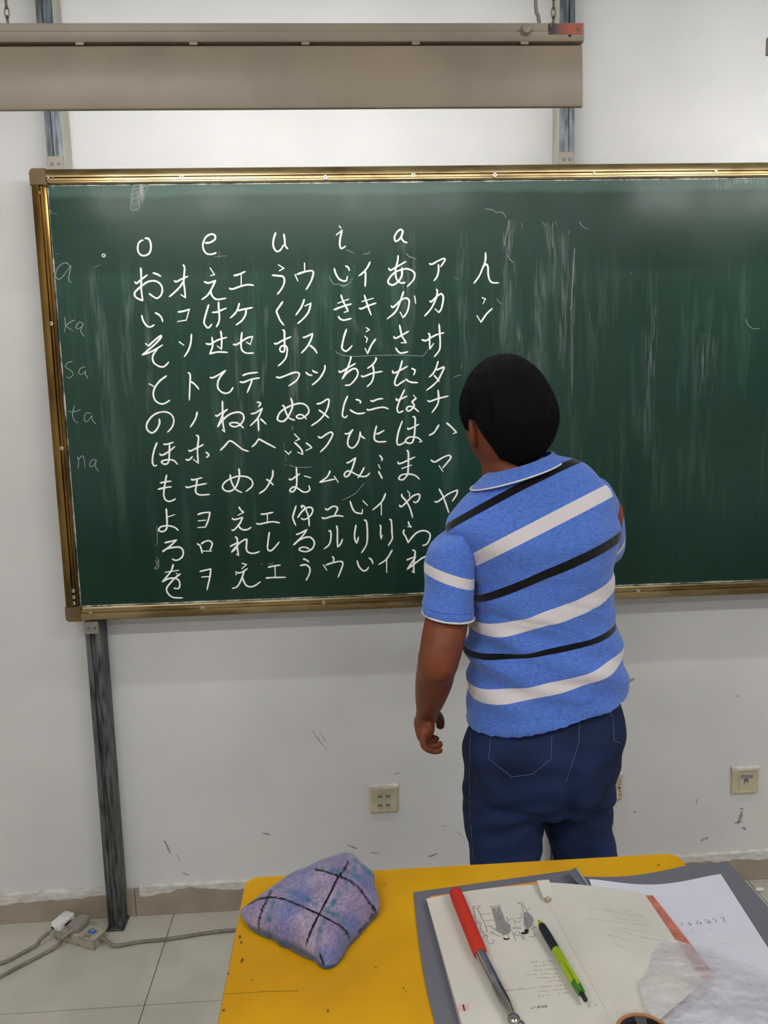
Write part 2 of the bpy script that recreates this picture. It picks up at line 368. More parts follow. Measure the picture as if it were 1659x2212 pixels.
CHALK = """#A 280 480 8.295
o|278 290 330 292 370 350 382 440 370 520 330 575 260 600 200 585 155 530 145 450 160 380 200 335 240 322
お|200 820 208 1000 208 1200 235 1400/235 1405 150 1370 95 1330/95 1330 90 1270 130 1215 220 1140 320 1070 430 1050 520 1080 575 1150 585 1230 560 1310 500 1360 450 1350 350 1280/95 1070 125 1095 180 1050 315 945/420 910 500 935 555 970
オ|960 765 985 820 975 960 970 1080 985 1200 1000 1350/1000 1350 920 1300/800 1050 840 1065 930 1020 1040 970/965 1060 900 1160 800 1260 712 1335
い|218 1672 240 1760 300 1850 365 1878 440 1840/460 1625 520 1655 570 1710 592 1780
コ|870 1608 960 1595 1070 1560/1070 1560 1015 1755/1015 1755 860 1780
#D 430 480 8.295
e|112 370 180 368 250 335 290 295 285 240 240 215 180 225 120 270 80 350 68 430 90 510 140 565 210 575 270 562 305 548
~|270 618 500 602/360 525 358 640
え|198 822 275 938/275 938 210 958/95 1065 160 1090 230 1070 295 1045/295 1045 220 1200 150 1310 50 1385/210 1210 220 1290 270 1360 340 1385 480 1362
エ|625 955 700 940 825 885/755 915 755 1135/545 1185 600 1198 740 1150 870 1120 975 1130
け|172 1480 135 1600 95 1750 95 1820 150 1890 190 1875 225 1830/350 1430 352 1550 365 1700 350 1800 310 1875/240 1615 320 1610 400 1575 485 1540
ケ|720 1455 690 1560 640 1640 560 1715/690 1585 800 1560 955 1530/845 1560 830 1660 770 1760 665 1840
#R3 60 340 3.318
そ|845 1335 865 1352/865 1352 910 1310 955 1275/955 1275 952 1295 900 1350 820 1415/820 1415 890 1390 965 1345/930 1370 897 1420 900 1465 935 1495 975 1500 1010 1468
ソ|1085 1322 1118 1345/1173 1268 1168 1330 1150 1385 1122 1428
せ|1278 1335 1310 1338 1360 1310 1425 1290/1320 1290 1325 1350 1305 1408/1305 1408 1360 1395 1430 1398/1383 1245 1390 1300 1388 1375/1388 1375 1358 1352
セ|1473 1340 1500 1340 1570 1295 1612 1285/1612 1285 1595 1340/1595 1340 1568 1325/1535 1255 1528 1330 1535 1380 1565 1402 1618 1402
~a|310 790 275 755 225 780 198 840 215 872 245 860 290 800 310 775/310 775 295 850 295 885 315 897
~K|263 1145 270 1200 262 1255/335 1165 275 1205 325 1242
~a|398 1195 370 1180 345 1215 360 1230 385 1215 395 1200 380 1245 405 1285
~S|320 1465 290 1470 268 1500 310 1530 325 1555 300 1580 278 1575
~a|410 1500 375 1515 365 1545 385 1555 420 1530/410 1530 415 1560 432 1585
#B 280 746 8.295
と|350 690 450 745/660 548 560 620 480 710 435 800 425 890 455 980 520 1035 590 1050 650 1030 720 985
ト|1050 490 1085 530 1080 700 1070 980/1100 650 1170 700 1240 785
の|530 1320 535 1400 490 1500 420 1565 360 1555 310 1500 305 1420 350 1330 430 1250 520 1205 630 1192 720 1220 780 1290 790 1380 750 1480 680 1555
ノ|1210 1195 1190 1290 1150 1370 1090 1465
ほ|490 1745 445 1860 415 1990 410 2100 440 2160 485 2148/610 1773 680 1770 780 1738/715 1780 712 1900 705 2050 680 2120/680 2120 620 2130 570 2090 620 2060 730 2050 800 2070 855 2130/540 1945 580 1970 690 1910 810 1815
ホ|1195 1610 1235 1650 1215 1850 1220 1990 1230 2110/1230 2110 1145 2045/1060 1875 1085 1895 1200 1840 1320 1780/1010 2045 1060 2055 1125 1995/1370 1915 1420 1965 1375 2010
#E 440 746 8.295
て|115 575 170 578 280 520 390 450/390 450 300 560 255 660 255 760 310 830 390 860 470 835 525 755
テ|700 540 800 505 965 485/650 655 720 660 850 610 1000 585/865 625 840 700 780 845
ね|335 1000 340 1200 345 1400 375 1550/375 1550 330 1515/212 1250 245 1265 320 1210 425 1150/425 1150 360 1200 310 1320 250 1460/250 1460 350 1330 460 1240 560 1205 640 1200 705 1240 720 1310 690 1380 640 1430 560 1460 490 1440 465 1405 510 1385 600 1390 660 1430 710 1480
ネ|960 1018 1010 1030 1015 1060 980 1100/850 1225 930 1210 1050 1130/1050 1130 990 1270 930 1350 835 1440/975 1310 980 1420 985 1530/1020 1320 1060 1355 1115 1410
へ|300 1880 370 1810 450 1720 510 1725 600 1790 700 1865 800 1898
ヘ|870 1815 930 1760 985 1675/985 1675 1150 1765 1285 1835
#C 300 1012 8.295
も|497 120 480 200 455 350 445 470 470 550 530 590 600 575 655 545/385 260 470 240 575 228/345 372 460 345 580 328
モ|940 190 975 205 1130 165/1045 185 1030 300 1015 400 1040 450 1110 475 1265 465/840 325 880 340 1000 310 1210 270
よ|490 720 500 850 505 1000 490 1090 430 1130 370 1120 355 1090 390 1050 450 1030 560 1030 650 1060 705 1110/510 870 635 830
ヨ|1055 825 1150 795 1275 785/1275 785 1245 920 1195 1045/1195 1050 1055 1060/1065 940 1195 925
ろ|465 1330 560 1310 675 1280/675 1280 560 1390 425 1490/425 1490 500 1440 620 1415 720 1410 780 1450 795 1520 770 1590 700 1640 630 1640 600 1620
ロ|1045 1350 1100 1390 1135 1520/1120 1350 1180 1310 1255 1290/1255 1290 1315 1345 1270 1475/1150 1480 1300 1480
を|615 1720 570 1850 420 2030/475 1860 710 1825/420 2030 530 1975 620 1965 700 1990 735 2070 710 2150 630 2145/740 1890 650 1960 540 2080 495 2160 530 2250 620 2312 780 2320/670 1880 682 1890
ヲ|1095 1845 1180 1825 1290 1800/1290 1800 1270 1950 1220 2175/1130 1945 1260 1935
~|300 1600 345 1620 330 1700 360 1750 310 1810 280 1780 320 1740 300 1640/360 1640 350 1740 340 1800/290 1790 310 1770
~|325 1020 330 1200 330 1320 305 1390
#F 460 1012 8.295
め|465 5 475 120 455 220 410 330 340 395 260 410 190 375 172 320 210 250 300 190 420 145 550 140 640 165 700 220 710 290 680 340 595 410/308 115 325 220 380 340 440 395 515 430
メ|1072 35 1070 130 1020 240 940 370 830 448/960 195 1020 235 1080 295
え|465 690 500 745 550 785/550 785 450 838/345 895 380 915 440 905 530 875/530 875 490 970 420 1060 370 1105 335 1100/460 1015 480 1060 530 1095 590 1100 640 1085 680 1055
エ|860 818 940 815 1075 785/975 825 975 955/785 985 830 998 960 970 1080 955 1195 975
れ|400 1225 435 1265 435 1400 460 1560/460 1560 420 1535/310 1398 370 1365 455 1325/455 1325 420 1420 335 1500/335 1500 440 1370 540 1290 610 1265/610 1265 600 1380 600 1450 630 1500 690 1520 760 1515 830 1490
レ|1010 1145 990 1280 975 1430/975 1435 1010 1475 1060 1460 1120 1400 1185 1320
え|525 1700 600 1720/600 1720 520 1795/410 1855 440 1870 520 1860 615 1795/560 1840 530 1930 490 2030 430 2120 350 2150/530 1960 570 2060 620 2110 690 2120 760 2095 850 2030/408 1896 416 1904
エ|990 1770 1080 1750 1205 1730/1110 1750 1118 1945/955 1965 1060 1955 1300 1950
~|860 1700 880 1720/990 1710 1040 1715 1085 1680
#R4 60 840 3.318
~t|290 160 330 165 378 150/335 120 320 180 335 230 360 240
~a|455 175 415 175 405 220 425 235 455 200 465 195/455 195 465 225 488 252
~n|355 485 365 530 358 570/360 510 390 480 405 510 408 568
~a|490 510 460 510 442 545 460 558 485 530 492 515/487 520 485 560 508 592
#G 580 480 8.295
u|128 190 90 310 85 420 120 500 165 525 220 490 270 410/275 215 290 320 300 420 345 475
う|180 765 275 825/275 825 195 870/70 950 170 960 250 970 285 1020 275 1110 230 1200 160 1290
ウ|645 735 648 870/475 940 525 1050/510 935 640 890 770 865/770 865 805 900 780 1010 740 1100 675 1205
く|255 1425 190 1520 145 1590 165 1660 210 1760 275 1845
ク|640 1385 590 1520 490 1665/655 1500 760 1450/760 1450 720 1600 640 1710 525 1815
す|255 1930 285 1960 285 2100 290 2230 285 2300 260 2325 215 2310 205 2270 230 2225 290 2212 330 2240 335 2320 310 2430 250 2510 175 2575/105 2170 150 2178 250 2120 400 2055
ス|620 2065 680 2050 785 1995/785 1995 770 2080 700 2220 590 2345/740 2206 820 2270 870 2345
#H 580 746 8.295
つ|140 565 200 580 300 545 450 490 530 490 550 530 500 630 365 725
ツ|670 485 720 525 780 538/790 450 830 480 880 490/1010 360 1005 440 940 560 870 640 785 710
ぬ|400 945 430 1050 420 1130 360 1260 300 1340 240 1365 175 1345 160 1310 200 1210 300 1130 430 1070 560 1040 650 1060 710 1120 720 1200 660 1270 590 1310 530 1305 500 1280 540 1245 610 1250 680 1320/250 1080 280 1100 320 1220 380 1310 470 1340
ヌ|868 1050 950 1030 1055 960/1055 960 1085 990 1060 1120 1000 1240 900 1350 770 1440/905 1160 1000 1230 1080 1300
ふ|465 1590 555 1680/555 1680 490 1710/465 1740 560 1830 600 1890 610 1955/610 1955 525 1915/675 1750 730 1790 775 1835/775 1835 670 1885/300 1895 360 1950/360 1950 405 1900
フ|890 1635 945 1655 1040 1590 1120 1550/1120 1550 1150 1600 1090 1720 1030 1810 930 1910
~|270 1750 290 1900/305 1960 315 2080/280 2140 330 2145/370 2145 480 2180 600 2190 780 2180/410 1440 435 1490 410 1520
#I 610 1012 8.295
う|375 1620 430 1640 475 1675/320 1740 420 1725 480 1770 495 1830 470 1920 425 2000
ウ|895 1580 920 1610 912 1680/735 1730 795 1820/780 1730 900 1690 1040 1660/1040 1660 1085 1700 1050 1820 1000 1945
ゆ|245 670 195 830 190 900 240 1020/275 880 350 770 430 710 500 695 545 740 520 820 450 890 380 915 340 890/350 710 345 670 390 680 430 760 470 880 480 1030
ユ|770 720 810 740 880 690 940 675/940 675 990 710 960 790 930 840/710 880 760 895 880 860 1000 845 1090 860
る|250 1185 340 1150 440 1095/440 1095 360 1210 200 1370/200 1370 290 1290 400 1240 490 1230 560 1290 570 1370 520 1450 430 1490 350 1480 300 1455 330 1420 400 1410 480 1440
ル|830 1120 865 1130 870 1240 840 1360 750 1440/970 1030 985 1100 985 1300 990 1405/990 1405 1045 1350 1075 1270
む|250 -11 258 150 250 320 200 410 150 415 135 390 180 340 240 335 310 380 370 420 440 420 490 380 475 310/120 190 160 200 220 160 310 95/395 135 505 165
ム|855 45 810 140 740 200 670 245/670 245 780 225 940 190/930 140 1000 245
#J 710 480 8.295
i|190 70 218 105/140 225 240 145/240 145 205 300 200 420 230 470 300 430
a|1330 160 1290 130 1230 170 1180 260 1190 330 1220 340 1280 290 1320 200 1335 160/1330 170 1305 270 1340 340 1405 365
い|100 830 130 930 190 1020 270 1055 320 1045/320 1045 335 975/305 785 350 810 370 865
イ|740 715 700 800 630 890 545 960/660 880 660 1020 652 1150
き|222 1305 260 1420 350 1590/350 1590 280 1615/170 1450 355 1380/95 1570 250 1510 405 1465/175 1690 210 1735 280 1755 400 1725
キ|640 1310 700 1500 760 1660/600 1420 795 1365/550 1540 590 1550 700 1500 845 1450
あ|1245 600 1235 700 1200 830 1200 950 1230 1040 1300 1090 1370 1080/1075 825 1110 860 1200 810 1385 705/1310 815 1310 950 1250 1060 1150 1125 1080 1100 1065 1050 1120 960 1220 880 1380 835 1480 860 1540 920 1520 1030 1410 1150
か|1340 1245 1280 1420 1200 1600 1050 1730/1120 1500 1160 1520 1290 1400 1380 1355/1380 1355 1440 1400 1430 1530 1390 1640 1330 1710/1330 1710 1280 1610/1540 1325 1560 1450
し|318 1920 275 2050 240 2216 248 2276 308 2311 363 2276 418 2211
シ|675 1890 725 1925/725 1925 678 1960/650 2045 695 2085/695 2085 675 2150/840 2095 760 2210 700 2350/653 2266 698 2356
さ|1270 1845 1310 2030 1350 2100 1390 2160/1390 2160 1300 2160/1165 2050 1200 2080 1300 2030 1430 1955/1203 2256 1243 2316 1303 2346 1418 2321
~|10 970 50 1070/20 1010 90 1110 180 1110 230 1130 340 1130/210 1130 280 1150 410 1060/380 1040 430 1010/300 490 400 530 460 560/620 570 720 560 735 520/1390 560 1450 620 1570 660/440 800 470 790
#K 720 746 8.295
ち|320 200 290 310 240 440 160 600/160 600 230 510 330 430 400 420 440 480 425 560 360 650 290 710 215 715/100 455 130 480 250 410 395 325
チ|760 220 765 260 700 350 615 410/710 365 725 480 710 600 670 680 605 740/505 545 545 560 700 500 875 468
に|255 910 200 1040 170 1180 165 1260 210 1295 250 1260/405 970 460 985 490 1010 480 1035/300 1155 380 1205 460 1225 565 1210
ニ|670 990 710 1000 800 965 885 955/605 1145 640 1160 780 1125 900 1110 985 1140
ひ|212 1582 260 1585 300 1560 350 1510/350 1510 290 1610 258 1720 270 1800 330 1840 400 1800 460 1690 480 1550/480 1550 495 1620 565 1670
ヒ|775 1445 745 1560 735 1680 790 1725 850 1730 945 1725/770 1585 810 1580 910 1525
た|1235 275 1190 430 1120 590 1100 690 1145 720 1200 680 1285 625/1060 455 1100 495 1330 375/1405 415 1465 450 1440 530/1300 605 1360 650 1430 665 1510 668
な|1275 795 1200 960 1155 1080 1145 1160 1180 1205 1250 1175/1130 950 1150 985 1320 910/1440 895 1485 950/1485 950 1415 1010 1445 1060 1440 1100 1390 1160 1340 1175 1310 1140 1340 1100 1400 1095 1460 1130 1530 1190
は|1235 1360 1170 1540 1140 1700 1150 1770 1185 1785 1230 1765 1290 1730/1430 1280 1465 1300 1465 1450 1450 1620 1420 1730 1370 1755 1310 1740 1295 1700 1350 1650 1430 1640 1520 1660 1585 1720/1585 1720 1540 1735/1335 1480 1360 1500 1530 1415
~|40 110 100 150 200 185 400 198 800 180 1200 175 1500 190 1620 180 1700 60
#L 740 1012 8.295
み|74 -101 124 -116 234 -191/234 -191 170 10 110 120 60 150 30 110 70 55 140 50 230 100 330 140 420 140 485 85/385 -15 330 90 275 165
ミ|664 -236 709 -176 699 -141/644 -66 674 0/645 55 680 120 710 180
ま|1154 -321 1179 -286 1179 -106 1175 0 1165 100 1110 180 1060 205 1005 180 1060 115 1180 100 1300 125 1375 190/994 -116 1034 -86 1294 -206/1064 0 1234 -61
や|1020 655 1055 685 1150 600 1250 500 1350 460 1385 490 1360 570 1310 610 1270 590/1065 460 1065 500 1150 600 1210 720 1255 880/1165 405 1205 450/1205 450 1195 500
い|135 590 180 720 240 790 350 810/350 810 357 740/365 580 445 660
イ|770 450 720 570 640 660 540 740/695 620 695 835
い|262 1655 290 1750 350 1820 400 1835 440 1810 465 1770/475 1605 520 1640 545 1705
イ|888 1465 820 1580 760 1650 650 1720/790 1635 790 1860
り|240 1015 215 1180 225 1280 250 1335 270 1290 285 1230/390 925 430 960 445 1170 430 1360 340 1510
リ|670 1015 685 1050 680 1160 692 1260/692 1260 712 1200/845 910 875 950 885 1150 890 1260 820 1380
ら|1180 955 1195 1010 1230 1050/1230 1050 1170 1042/1103 1100 1090 1160 1130 1220 1175 1330/1175 1330 1240 1240 1330 1150 1430 1115 1520 1130 1570 1190 1550 1290 1500 1360 1435 1380
わ|1255 1460 1300 1490 1290 1600 1275 1750 1280 1870/1280 1870 1245 1840/1150 1640 1200 1620 1310 1580/1310 1580 1230 1700 1160 1805/1160 1805 1300 1700 1420 1610 1520 1570 1610 1590 1650 1680 1600 1780 1480 1815
~|0 560 100 520 250 430 330 330 400 260
#M 890 520 8.295
ア|310 410 360 420 450 370 565 315/565 315 590 345 515 465/475 425 475 540 450 640 395 715
カ|440 870 455 930 420 1060 340 1220 225 1350/320 1080 350 1090 430 1010 520 945/520 945 560 1000 550 1120 520 1230 480 1285/480 1285 415 1225
サ|485 1495 500 1700 505 1850 490 1960 400 2080/290 1665 315 1680 315 1800 320 1940/320 1940 385 1845/178 1775 250 1790 340 1735 450 1680 570 1650
ん|1318 215 1315 350 1270 480 1200 640 1110 760/1270 480 1330 415/1330 415 1360 470 1365 600 1390 700 1440 750 1550 755
ン|1258 1020 1315 1045/1315 1045 1275 1125/1165 1345 1235 1460/1235 1460 1330 1320 1435 1215
~|765 660 835 688/1520 1040 1560 1100 1620 1135
#N 830 746 8.295
タ|965 290 920 430 870 510 805 570/935 440 990 420 1060 385/1060 385 1070 410 1010 540 960 630 870 720 760 805/895 540 940 590 985 645
ナ|965 805 975 950 950 1070 855 1205/780 990 820 1005 960 955 1145 910
ハ|980 1425 910 1540 870 1580 805 1612/1120 1390 1220 1480 1295 1560/1295 1560 1240 1580
マ|840 2055 905 2090 1050 2010 1160 1965/1160 1965 1195 2010 1130 2100 1045 2200/985 2160 1048 2258
~|1240 570 1300 550 1375 528/1380 330 1378 410/1422 2030 1434 2036
#R6 560 860 3.318
ヤ|1258 740 1280 742 1350 690 1420 658/1420 658 1415 690 1385 738/1290 652 1320 710 1345 780 1358 820
#R7 1000 340 2.517
~|607 495 598 640 590 800 583 830/1535 875 1550 910 1575 930 1612 932/635 350 650 375 680 390/240 525 255 555 275 570/120 280 160 285 180 297 215 300 235 330/250 340 240 400 225 480/320 355 322 385/430 345 445 375/490 355 485 400/505 350 510 375/578 395 576 420/780 110 778 150/912 630 916 632/580 1028 584 1030/1102 1245 1104 1247
#R8 60 340 3.318
~|770 190 750 240 745 300 735 350 750 380 790 370 800 340 790 290 810 250 840 200 860 175/760 230 830 210/755 260 840 235/750 300 800 280/740 340 790 330/140 380 175 382/155 395 210 405/170 205 190 225/530 700 545 690 560 705 545 715 530 702/470 790 520 770/205 690 228 695"""
def ribbon(mb, pts, w, faint):
    P = smoothpath([aty(x, y, PY-.0004) for x, y in pts], 4)
    n = len(P); row = []
    ph = random.random()*10
    for i, p in enumerate(P):
        t = (P[min(i+1, n-1)]-P[max(i-1, 0)])
        t = t.normalized() if t.length > 1e-6 else Vector((1, 0, 0))
        nn = Vector((-t.z, 0, t.x)); e = min(i, n-1-i)
        k = w*.5*(.92+.22*noise.noise((i*.35+ph, 0, 0)))*(.62 if e == 0 else 1)*(1 - .18*i/n)
        row.append([p+nn*k, p+Vector((0, -.0006, 0)), p-nn*k])
    # rounded ends
    t0 = (P[1]-P[0]).normalized()*w*.3; t1 = (P[-1]-P[-2]).normalized()*w*.3
    row.insert(0, [row[0][0].lerp(P[0], .55)-t0, P[0]-t0*1.2, row[0][2].lerp(P[0], .55)-t0])
    row.append([row[-1][0].lerp(P[-1], .55)+t1, P[-1]+t1*1.2, row[-1][2].lerp(P[-1], .55)+t1])
    mb.grid(row)
ox = oy = sc = 0
for ln in CHALK.strip().split('\n'):
    if ln[0] == '#':
        _, a, b_, c = ln.split(); ox, oy, sc = float(a), float(b_), float(c); continue
    head, body = ln.split('|'); faint = head[0] == '~'; mb = MB()
    for s in body.split('/'):
        v = [float(q) for q in s.split()]
        pts = [(ox+v[i]/sc, oy+v[i+1]/sc) for i in range(0, len(v), 2)]
        letter = faint and len(head) > 1
        wpx = (2.0 if letter else 1.6) if faint else 4.2
        ribbon(mb, pts, wpx/F_*2.22, faint)
    o = mb.build('faint_chalk_letter' if (faint and len(head) > 1) else ('faint_chalk_mark' if faint else 'chalk_character'), m_faint if faint else m_chalk, board, fix=False)
    if faint and len(head) == 1: tag(o, kind='stuff')
# broad wiped smears
m_wipe = bpy.data.materials.new('wiped_chalk'); m_wipe.use_nodes = True
nt = m_wipe.node_tree; b = nt.nodes['Principled BSDF']; b.inputs['Base Color'].default_value = rgba((200, 208, 206)); b.inputs['Roughness'].default_value = 1
tc = nt.nodes.new('ShaderNodeTexCoord'); mp = nt.nodes.new('ShaderNodeMapping'); mp.inputs['Scale'].default_value = (4, 1, .35)
n_ = nt.nodes.new('ShaderNodeTexNoise'); n_.inputs['Scale'].default_value = 45; n_.inputs['Detail'].default_value = 3
at = nt.nodes.new('ShaderNodeAttribute'); at.attribute_name = 'fade'
r_ = nt.nodes.new('ShaderNodeMapRange'); r_.inputs[1].default_value = .42; r_.inputs[2].default_value = .75; r_.inputs[3].default_value = 0; r_.inputs[4].default_value = .36
mm = nt.nodes.new('ShaderNodeMath'); mm.operation = 'MULTIPLY'
nt.links.new(tc.outputs['Object'], mp.inputs[0]); nt.links.new(mp.outputs[0], n_.inputs['Vector']); nt.links.new(n_.outputs['Fac'], r_.inputs[0])
nt.links.new(r_.outputs[0], mm.inputs[0]); nt.links.new(at.outputs['Fac'], mm.inputs[1]); nt.links.new(mm.outputs[0], b.inputs['Alpha'])
def wipe(pts, w0, s=1.0):
    P = smoothpath([aty(x, y, PY-.0003) for x, y in pts], 6); mb = MB(); row = []; fade = []
    for i, p in enumerate(P):
        t = (P[min(i+1, len(P)-1)]-P[max(i-1, 0)]).normalized(); nn = Vector((-t.z, 0, t.x)); w = w0/F_*2.2/2
        row.append([p+nn*w*q for q in (-1, -.5, 0, .5, 1)])
        f = math.sin(math.pi*min(1, (i+.3)/len(P)*1.0))**.6*(1-i/len(P)*.55)
        fade += [0, .7*f*s, f*s, .7*f*s, 0]
    mb.grid(row); o = mb.build('wiped_chalk_smear', m_wipe, board, fix=False); tag(o, kind='stuff')
    at_ = o.data.attributes.new('fade', 'FLOAT', 'POINT'); at_.data.foreach_set('value', fade)
for pts, w, s in [([(1100,475),(1092,520),(1088,600)],16,2),([(1112,478),(1102,530),(1105,620)],14,2),([(1180,480),(1192,540),(1195,640)],22,1.5),([(1215,495),(1222,600),(1215,700),(1212,800)],26,1.1),
   ([(1240,560),(1236,700),(1232,900)],14,1.2),([(1110,560),(1095,650),(1080,780)],34,.8),([(1170,560),(1165,700),(1170,850)],40,.7),([(1120,700),(1140,780),(1150,850)],26,.8),
   ([(200,575),(208,640),(225,800),(235,1000)],34,.6),([(280,620),(272,720),(276,860)],30,.7),([(318,620),(322,760),(325,900)],18,.8),([(510,720),(515,850),(520,1050)],24,.6),([(1415,660),(1410,740),(1405,820)],22,1.0),
   ([(1530,720),(1520,790),(1530,860)],60,.6),([(318,392),(306,412),(296,440)],26,3),([(312,392),(300,410),(290,452)],18,3),([(1640,380),(1580,385),(1530,405)],26,1.6),([(1655,392),(1600,392),(1550,408)],16,1.6),([(1400,700),(1400,860),(1410,1000)],40,.5),([(640,700),(636,820),(632,900)],26,.8),([(690,640),(770,700),(850,770)],30,.4),
   ([(870,520),(874,600),(880,760)],26,.7),([(890,500),(895,600),(893,700)],14,.9),([(575,660),(572,780),(560,900)],12,1.0),([(1000,500),(1000,650),(1005,800)],30,.5)]:
    wipe(pts, w, s)

# ------------------------------------------------------------------ chalkboard lamps
m_enam = mat('beige_lamp_enamel', (160, 146, 130), .38, 0, noise_amt=.08, nscale=5, spec=.5, bump=.03, bscale=12)
m_in = mat('white_reflector', (225, 222, 215), .5)
m_tubeE = emis('lit_fluorescent_tube', (250, 253, 255), TUBE_E)
m_end = mat('tube_end_cap', (200, 200, 200), .4, .6)
m_chain = mat('steel_chain', (120, 112, 96), .4, .8)
m_cord = mat('grey_lamp_cord', (150, 140, 134), .6)
def chain(p0, p1, name, par):
    b = MB(); p0 = Vector(p0); p1 = Vector(p1); d = (p1-p0); L = d.length; n = int(L/.017); d.normalize()
    a = Vector((1, 0, 0)); c = Vector((0, 1, 0))
    for i in range(n):
        o = p0+d*(.017*(i+.5)); s = a if i % 2 else c
        pts = [o+d*(.0115*math.cos(t))+s*(.0042*math.sin(t)) for t in [2*math.pi*k/12 for k in range(13)]]
        b.tube(pts, .0012, 6, caps=False)
    return b.build(name, m_chain, par)
def board_lamp(x0, x1, ztop, label, detail=True, inset=.004):
    yc = -.60; zt = ztop; e = empty('chalkboard_lamp', ((x0+x1)/2, yc, zt-.16), label, 'lamp', 'lamps hanging over the chalkboard')
    MB().loft([[Vector((x, y, z)) for y, z in [(yc, zt), (yc+.052, zt), (yc+.052, zt-.034), (yc+.001, zt-.034), (yc-.001, zt-.030), (yc-.0015, zt-.016), (yc, zt-.015)]] for x in (x0, x1)]).build('housing', m_enam, e, bevel=.0012)
    # reflector: front sheet with folded lip, curved top, open to the board
    zb = zt-.160; t = .0014
    sec = [(yc+.050, zt-.037), (yc+.030, zt-.0385), (yc+.006, zt-.040), (yc+.0005, zt-.042), (yc-.002, zt-.047), (yc-.006, zt-.10), (yc-.008, zb+.006), (yc-.0065, zb+.001), (yc-.001, zb)]
    secin = [(y+.0022 if i > 2 else y, z-(.002 if i <= 3 else 0)) for i, (y, z) in enumerate(sec)][::-1]
    xa, xb = x0+inset, x1-inset
    ring = lambda x: [Vector((x, y, z)) for y, z in sec+secin]
    rg = []; N = 40
    for i in range(N+1):
        x = xa+(xb-xa)*i/N; rg.append([v+Vector((0, .0012*noise.noise((x*4, v.z*8, 3)), 0)) for v in ring(x)])
    MB().loft(rg).build('reflector', m_enam, e)
    for x, s in ((xa+.0005, 1), (xb-.0005, -1)):
        pl = [(yc-.001, zt-.044), (yc+.050, zt-.044), (yc+.045, zt-.075), (yc+.004, zb+.012), (yc-.004, zb+.008)]
        MB().loft([[Vector((x+q, y+.001, z)) for y, z in pl] for q in (0, s*.0015)]).build('end_plate', m_enam, e)
    zz = zt-.072; yt = yc+.030
    tb = MB().tube([(x0+.05, yt, zz), (x1-.05, yt, zz)], .0125, 16).build('fluorescent_tube', m_tubeE, e)
    for x in (x0+.045, x1-.045):
        MB().tube([(x-.012, yt, zz), (x+.012, yt, zz)], .0133, 16).build('tube_cap', m_end, tb)
        MB().box(x-.010, x+.010, yt-.012, yt+.012, zz+.010, zt-.036).build('lamp_holder', m_in, e, bevel=.002)
    for k in range(6):
        x = x0+.12+(x1-x0-.24)*k/5; MB().box(x-.008, x+.008, yc+.0005, yc+.004, zt-.0395, zt-.034).build('joint_tab', m_enam, e, bevel=.0005)
    if detail:
        c = aty(1136, 65, yc-.001); kb = MB().tube([c, c+Vector((0,-.006,0)), c+Vector((0,-.010,0)), c+Vector((0,-.011,0))], [.0105,.0105,.0085,.002], 24).build('round_knob', m_enam, e)
        MB().box(c.x-.0155, c.x+.0155, c.y-.002, c.y+.001, c.z-.002, c.z+.002).build('knob_clip', m_enam, kb)
        a = aty(1185, 51, yc-.0016); d = aty(1258, 74, yc-.0016)
        nm = bpy.data.materials.new('faded_red_sticker'); nm.use_nodes = True; nt = nm.node_tree; bb_ = nt.nodes['Principled BSDF']; bb_.inputs['Roughness'].default_value = .4
        tcn = nt.nodes.new('ShaderNodeTexCoord'); sp = nt.nodes.new('ShaderNodeSeparateXYZ'); rp = nt.nodes.new('ShaderNodeValToRGB')
        mpn = nt.nodes.new('ShaderNodeMapping'); mpn.inputs['Location'].default_value = (-a.x/(d.x-a.x), 0, 0); mpn.inputs['Scale'].default_value = (1/(d.x-a.x), 1, 1); nt.links.new(tcn.outputs['Object'], mpn.inputs[0]); nt.links.new(mpn.outputs[0], sp.inputs[0]); nt.links.new(sp.outputs[0], rp.inputs[0]); nt.links.new(rp.outputs[0], bb_.inputs['Base Color'])
        rp.color_ramp.elements[0].color = rgba((38, 38, 66)); rp.color_ramp.elements[0].position = .17; rp.color_ramp.elements[1].position = .28; rp.color_ramp.elements[1].color = rgba((120, 66, 56))
        q = rp.color_ramp.elements.new(.6); q.color = rgba((176, 78, 48))
        MB().box(a.x, d.x, a.y-.0006, a.y, d.z, a.z).build('sticker', nm, e, smooth=False)
        c2 = aty(1249, 64, yc-.0023); MB().box(c2.x-.0035, c2.x+.0035, c2.y, c2.y+.0004, c2.z-.003, c2.z+.003).build('sticker_emblem', mat('dull_gold_print', (118, 88, 52), .5), e, smooth=False)
        c3 = aty(1231, 77, yc-.0016); MB().box(c3.x-.003, c3.x+.003, c3.y-.0003, c3.y+.001, c3.z-.0015, c3.z+.0015).build('slot_hole', m_hole, e, smooth=False)
        cc = aty(1193, 50, yc+.02); chain((cc.x+.0, yc+.012, zt-.001), (cc.x+.008, yc+.03, ZC), 'hanging_chain', e)
        hk = aty(1192, 58, yc-.003); MB().tube(smoothpath([hk+Vector((.001,0,-.004)), hk+Vector((-.003,-.002,0)), hk+Vector((0,-.001,.008)), hk+Vector((.003,.008,.013))], 5), .0013, 8).build('chain_hook', mat('brass_hook', (150, 120, 70), .4, .7), e)
        cc = aty(20, 48, yc+.02); chain((cc.x, yc+.012, zt-.001), (cc.x-.012, yc+.03, ZC), 'hanging_chain', e)
        cp = aty(1167, 50, yc+.02); MB().tube(smoothpath([(cp.x, yc+.02, zt-.003), (cp.x-.004, yc+.02, zt+.02), (cp.x-.010, yc+.02, zt+.06), (cp.x-.012, yc+.022, zt+.3), (cp.x-.02, yc+.03, ZC)], 6), .0036, 10).build('power_cord', m_cord, e)
    else:
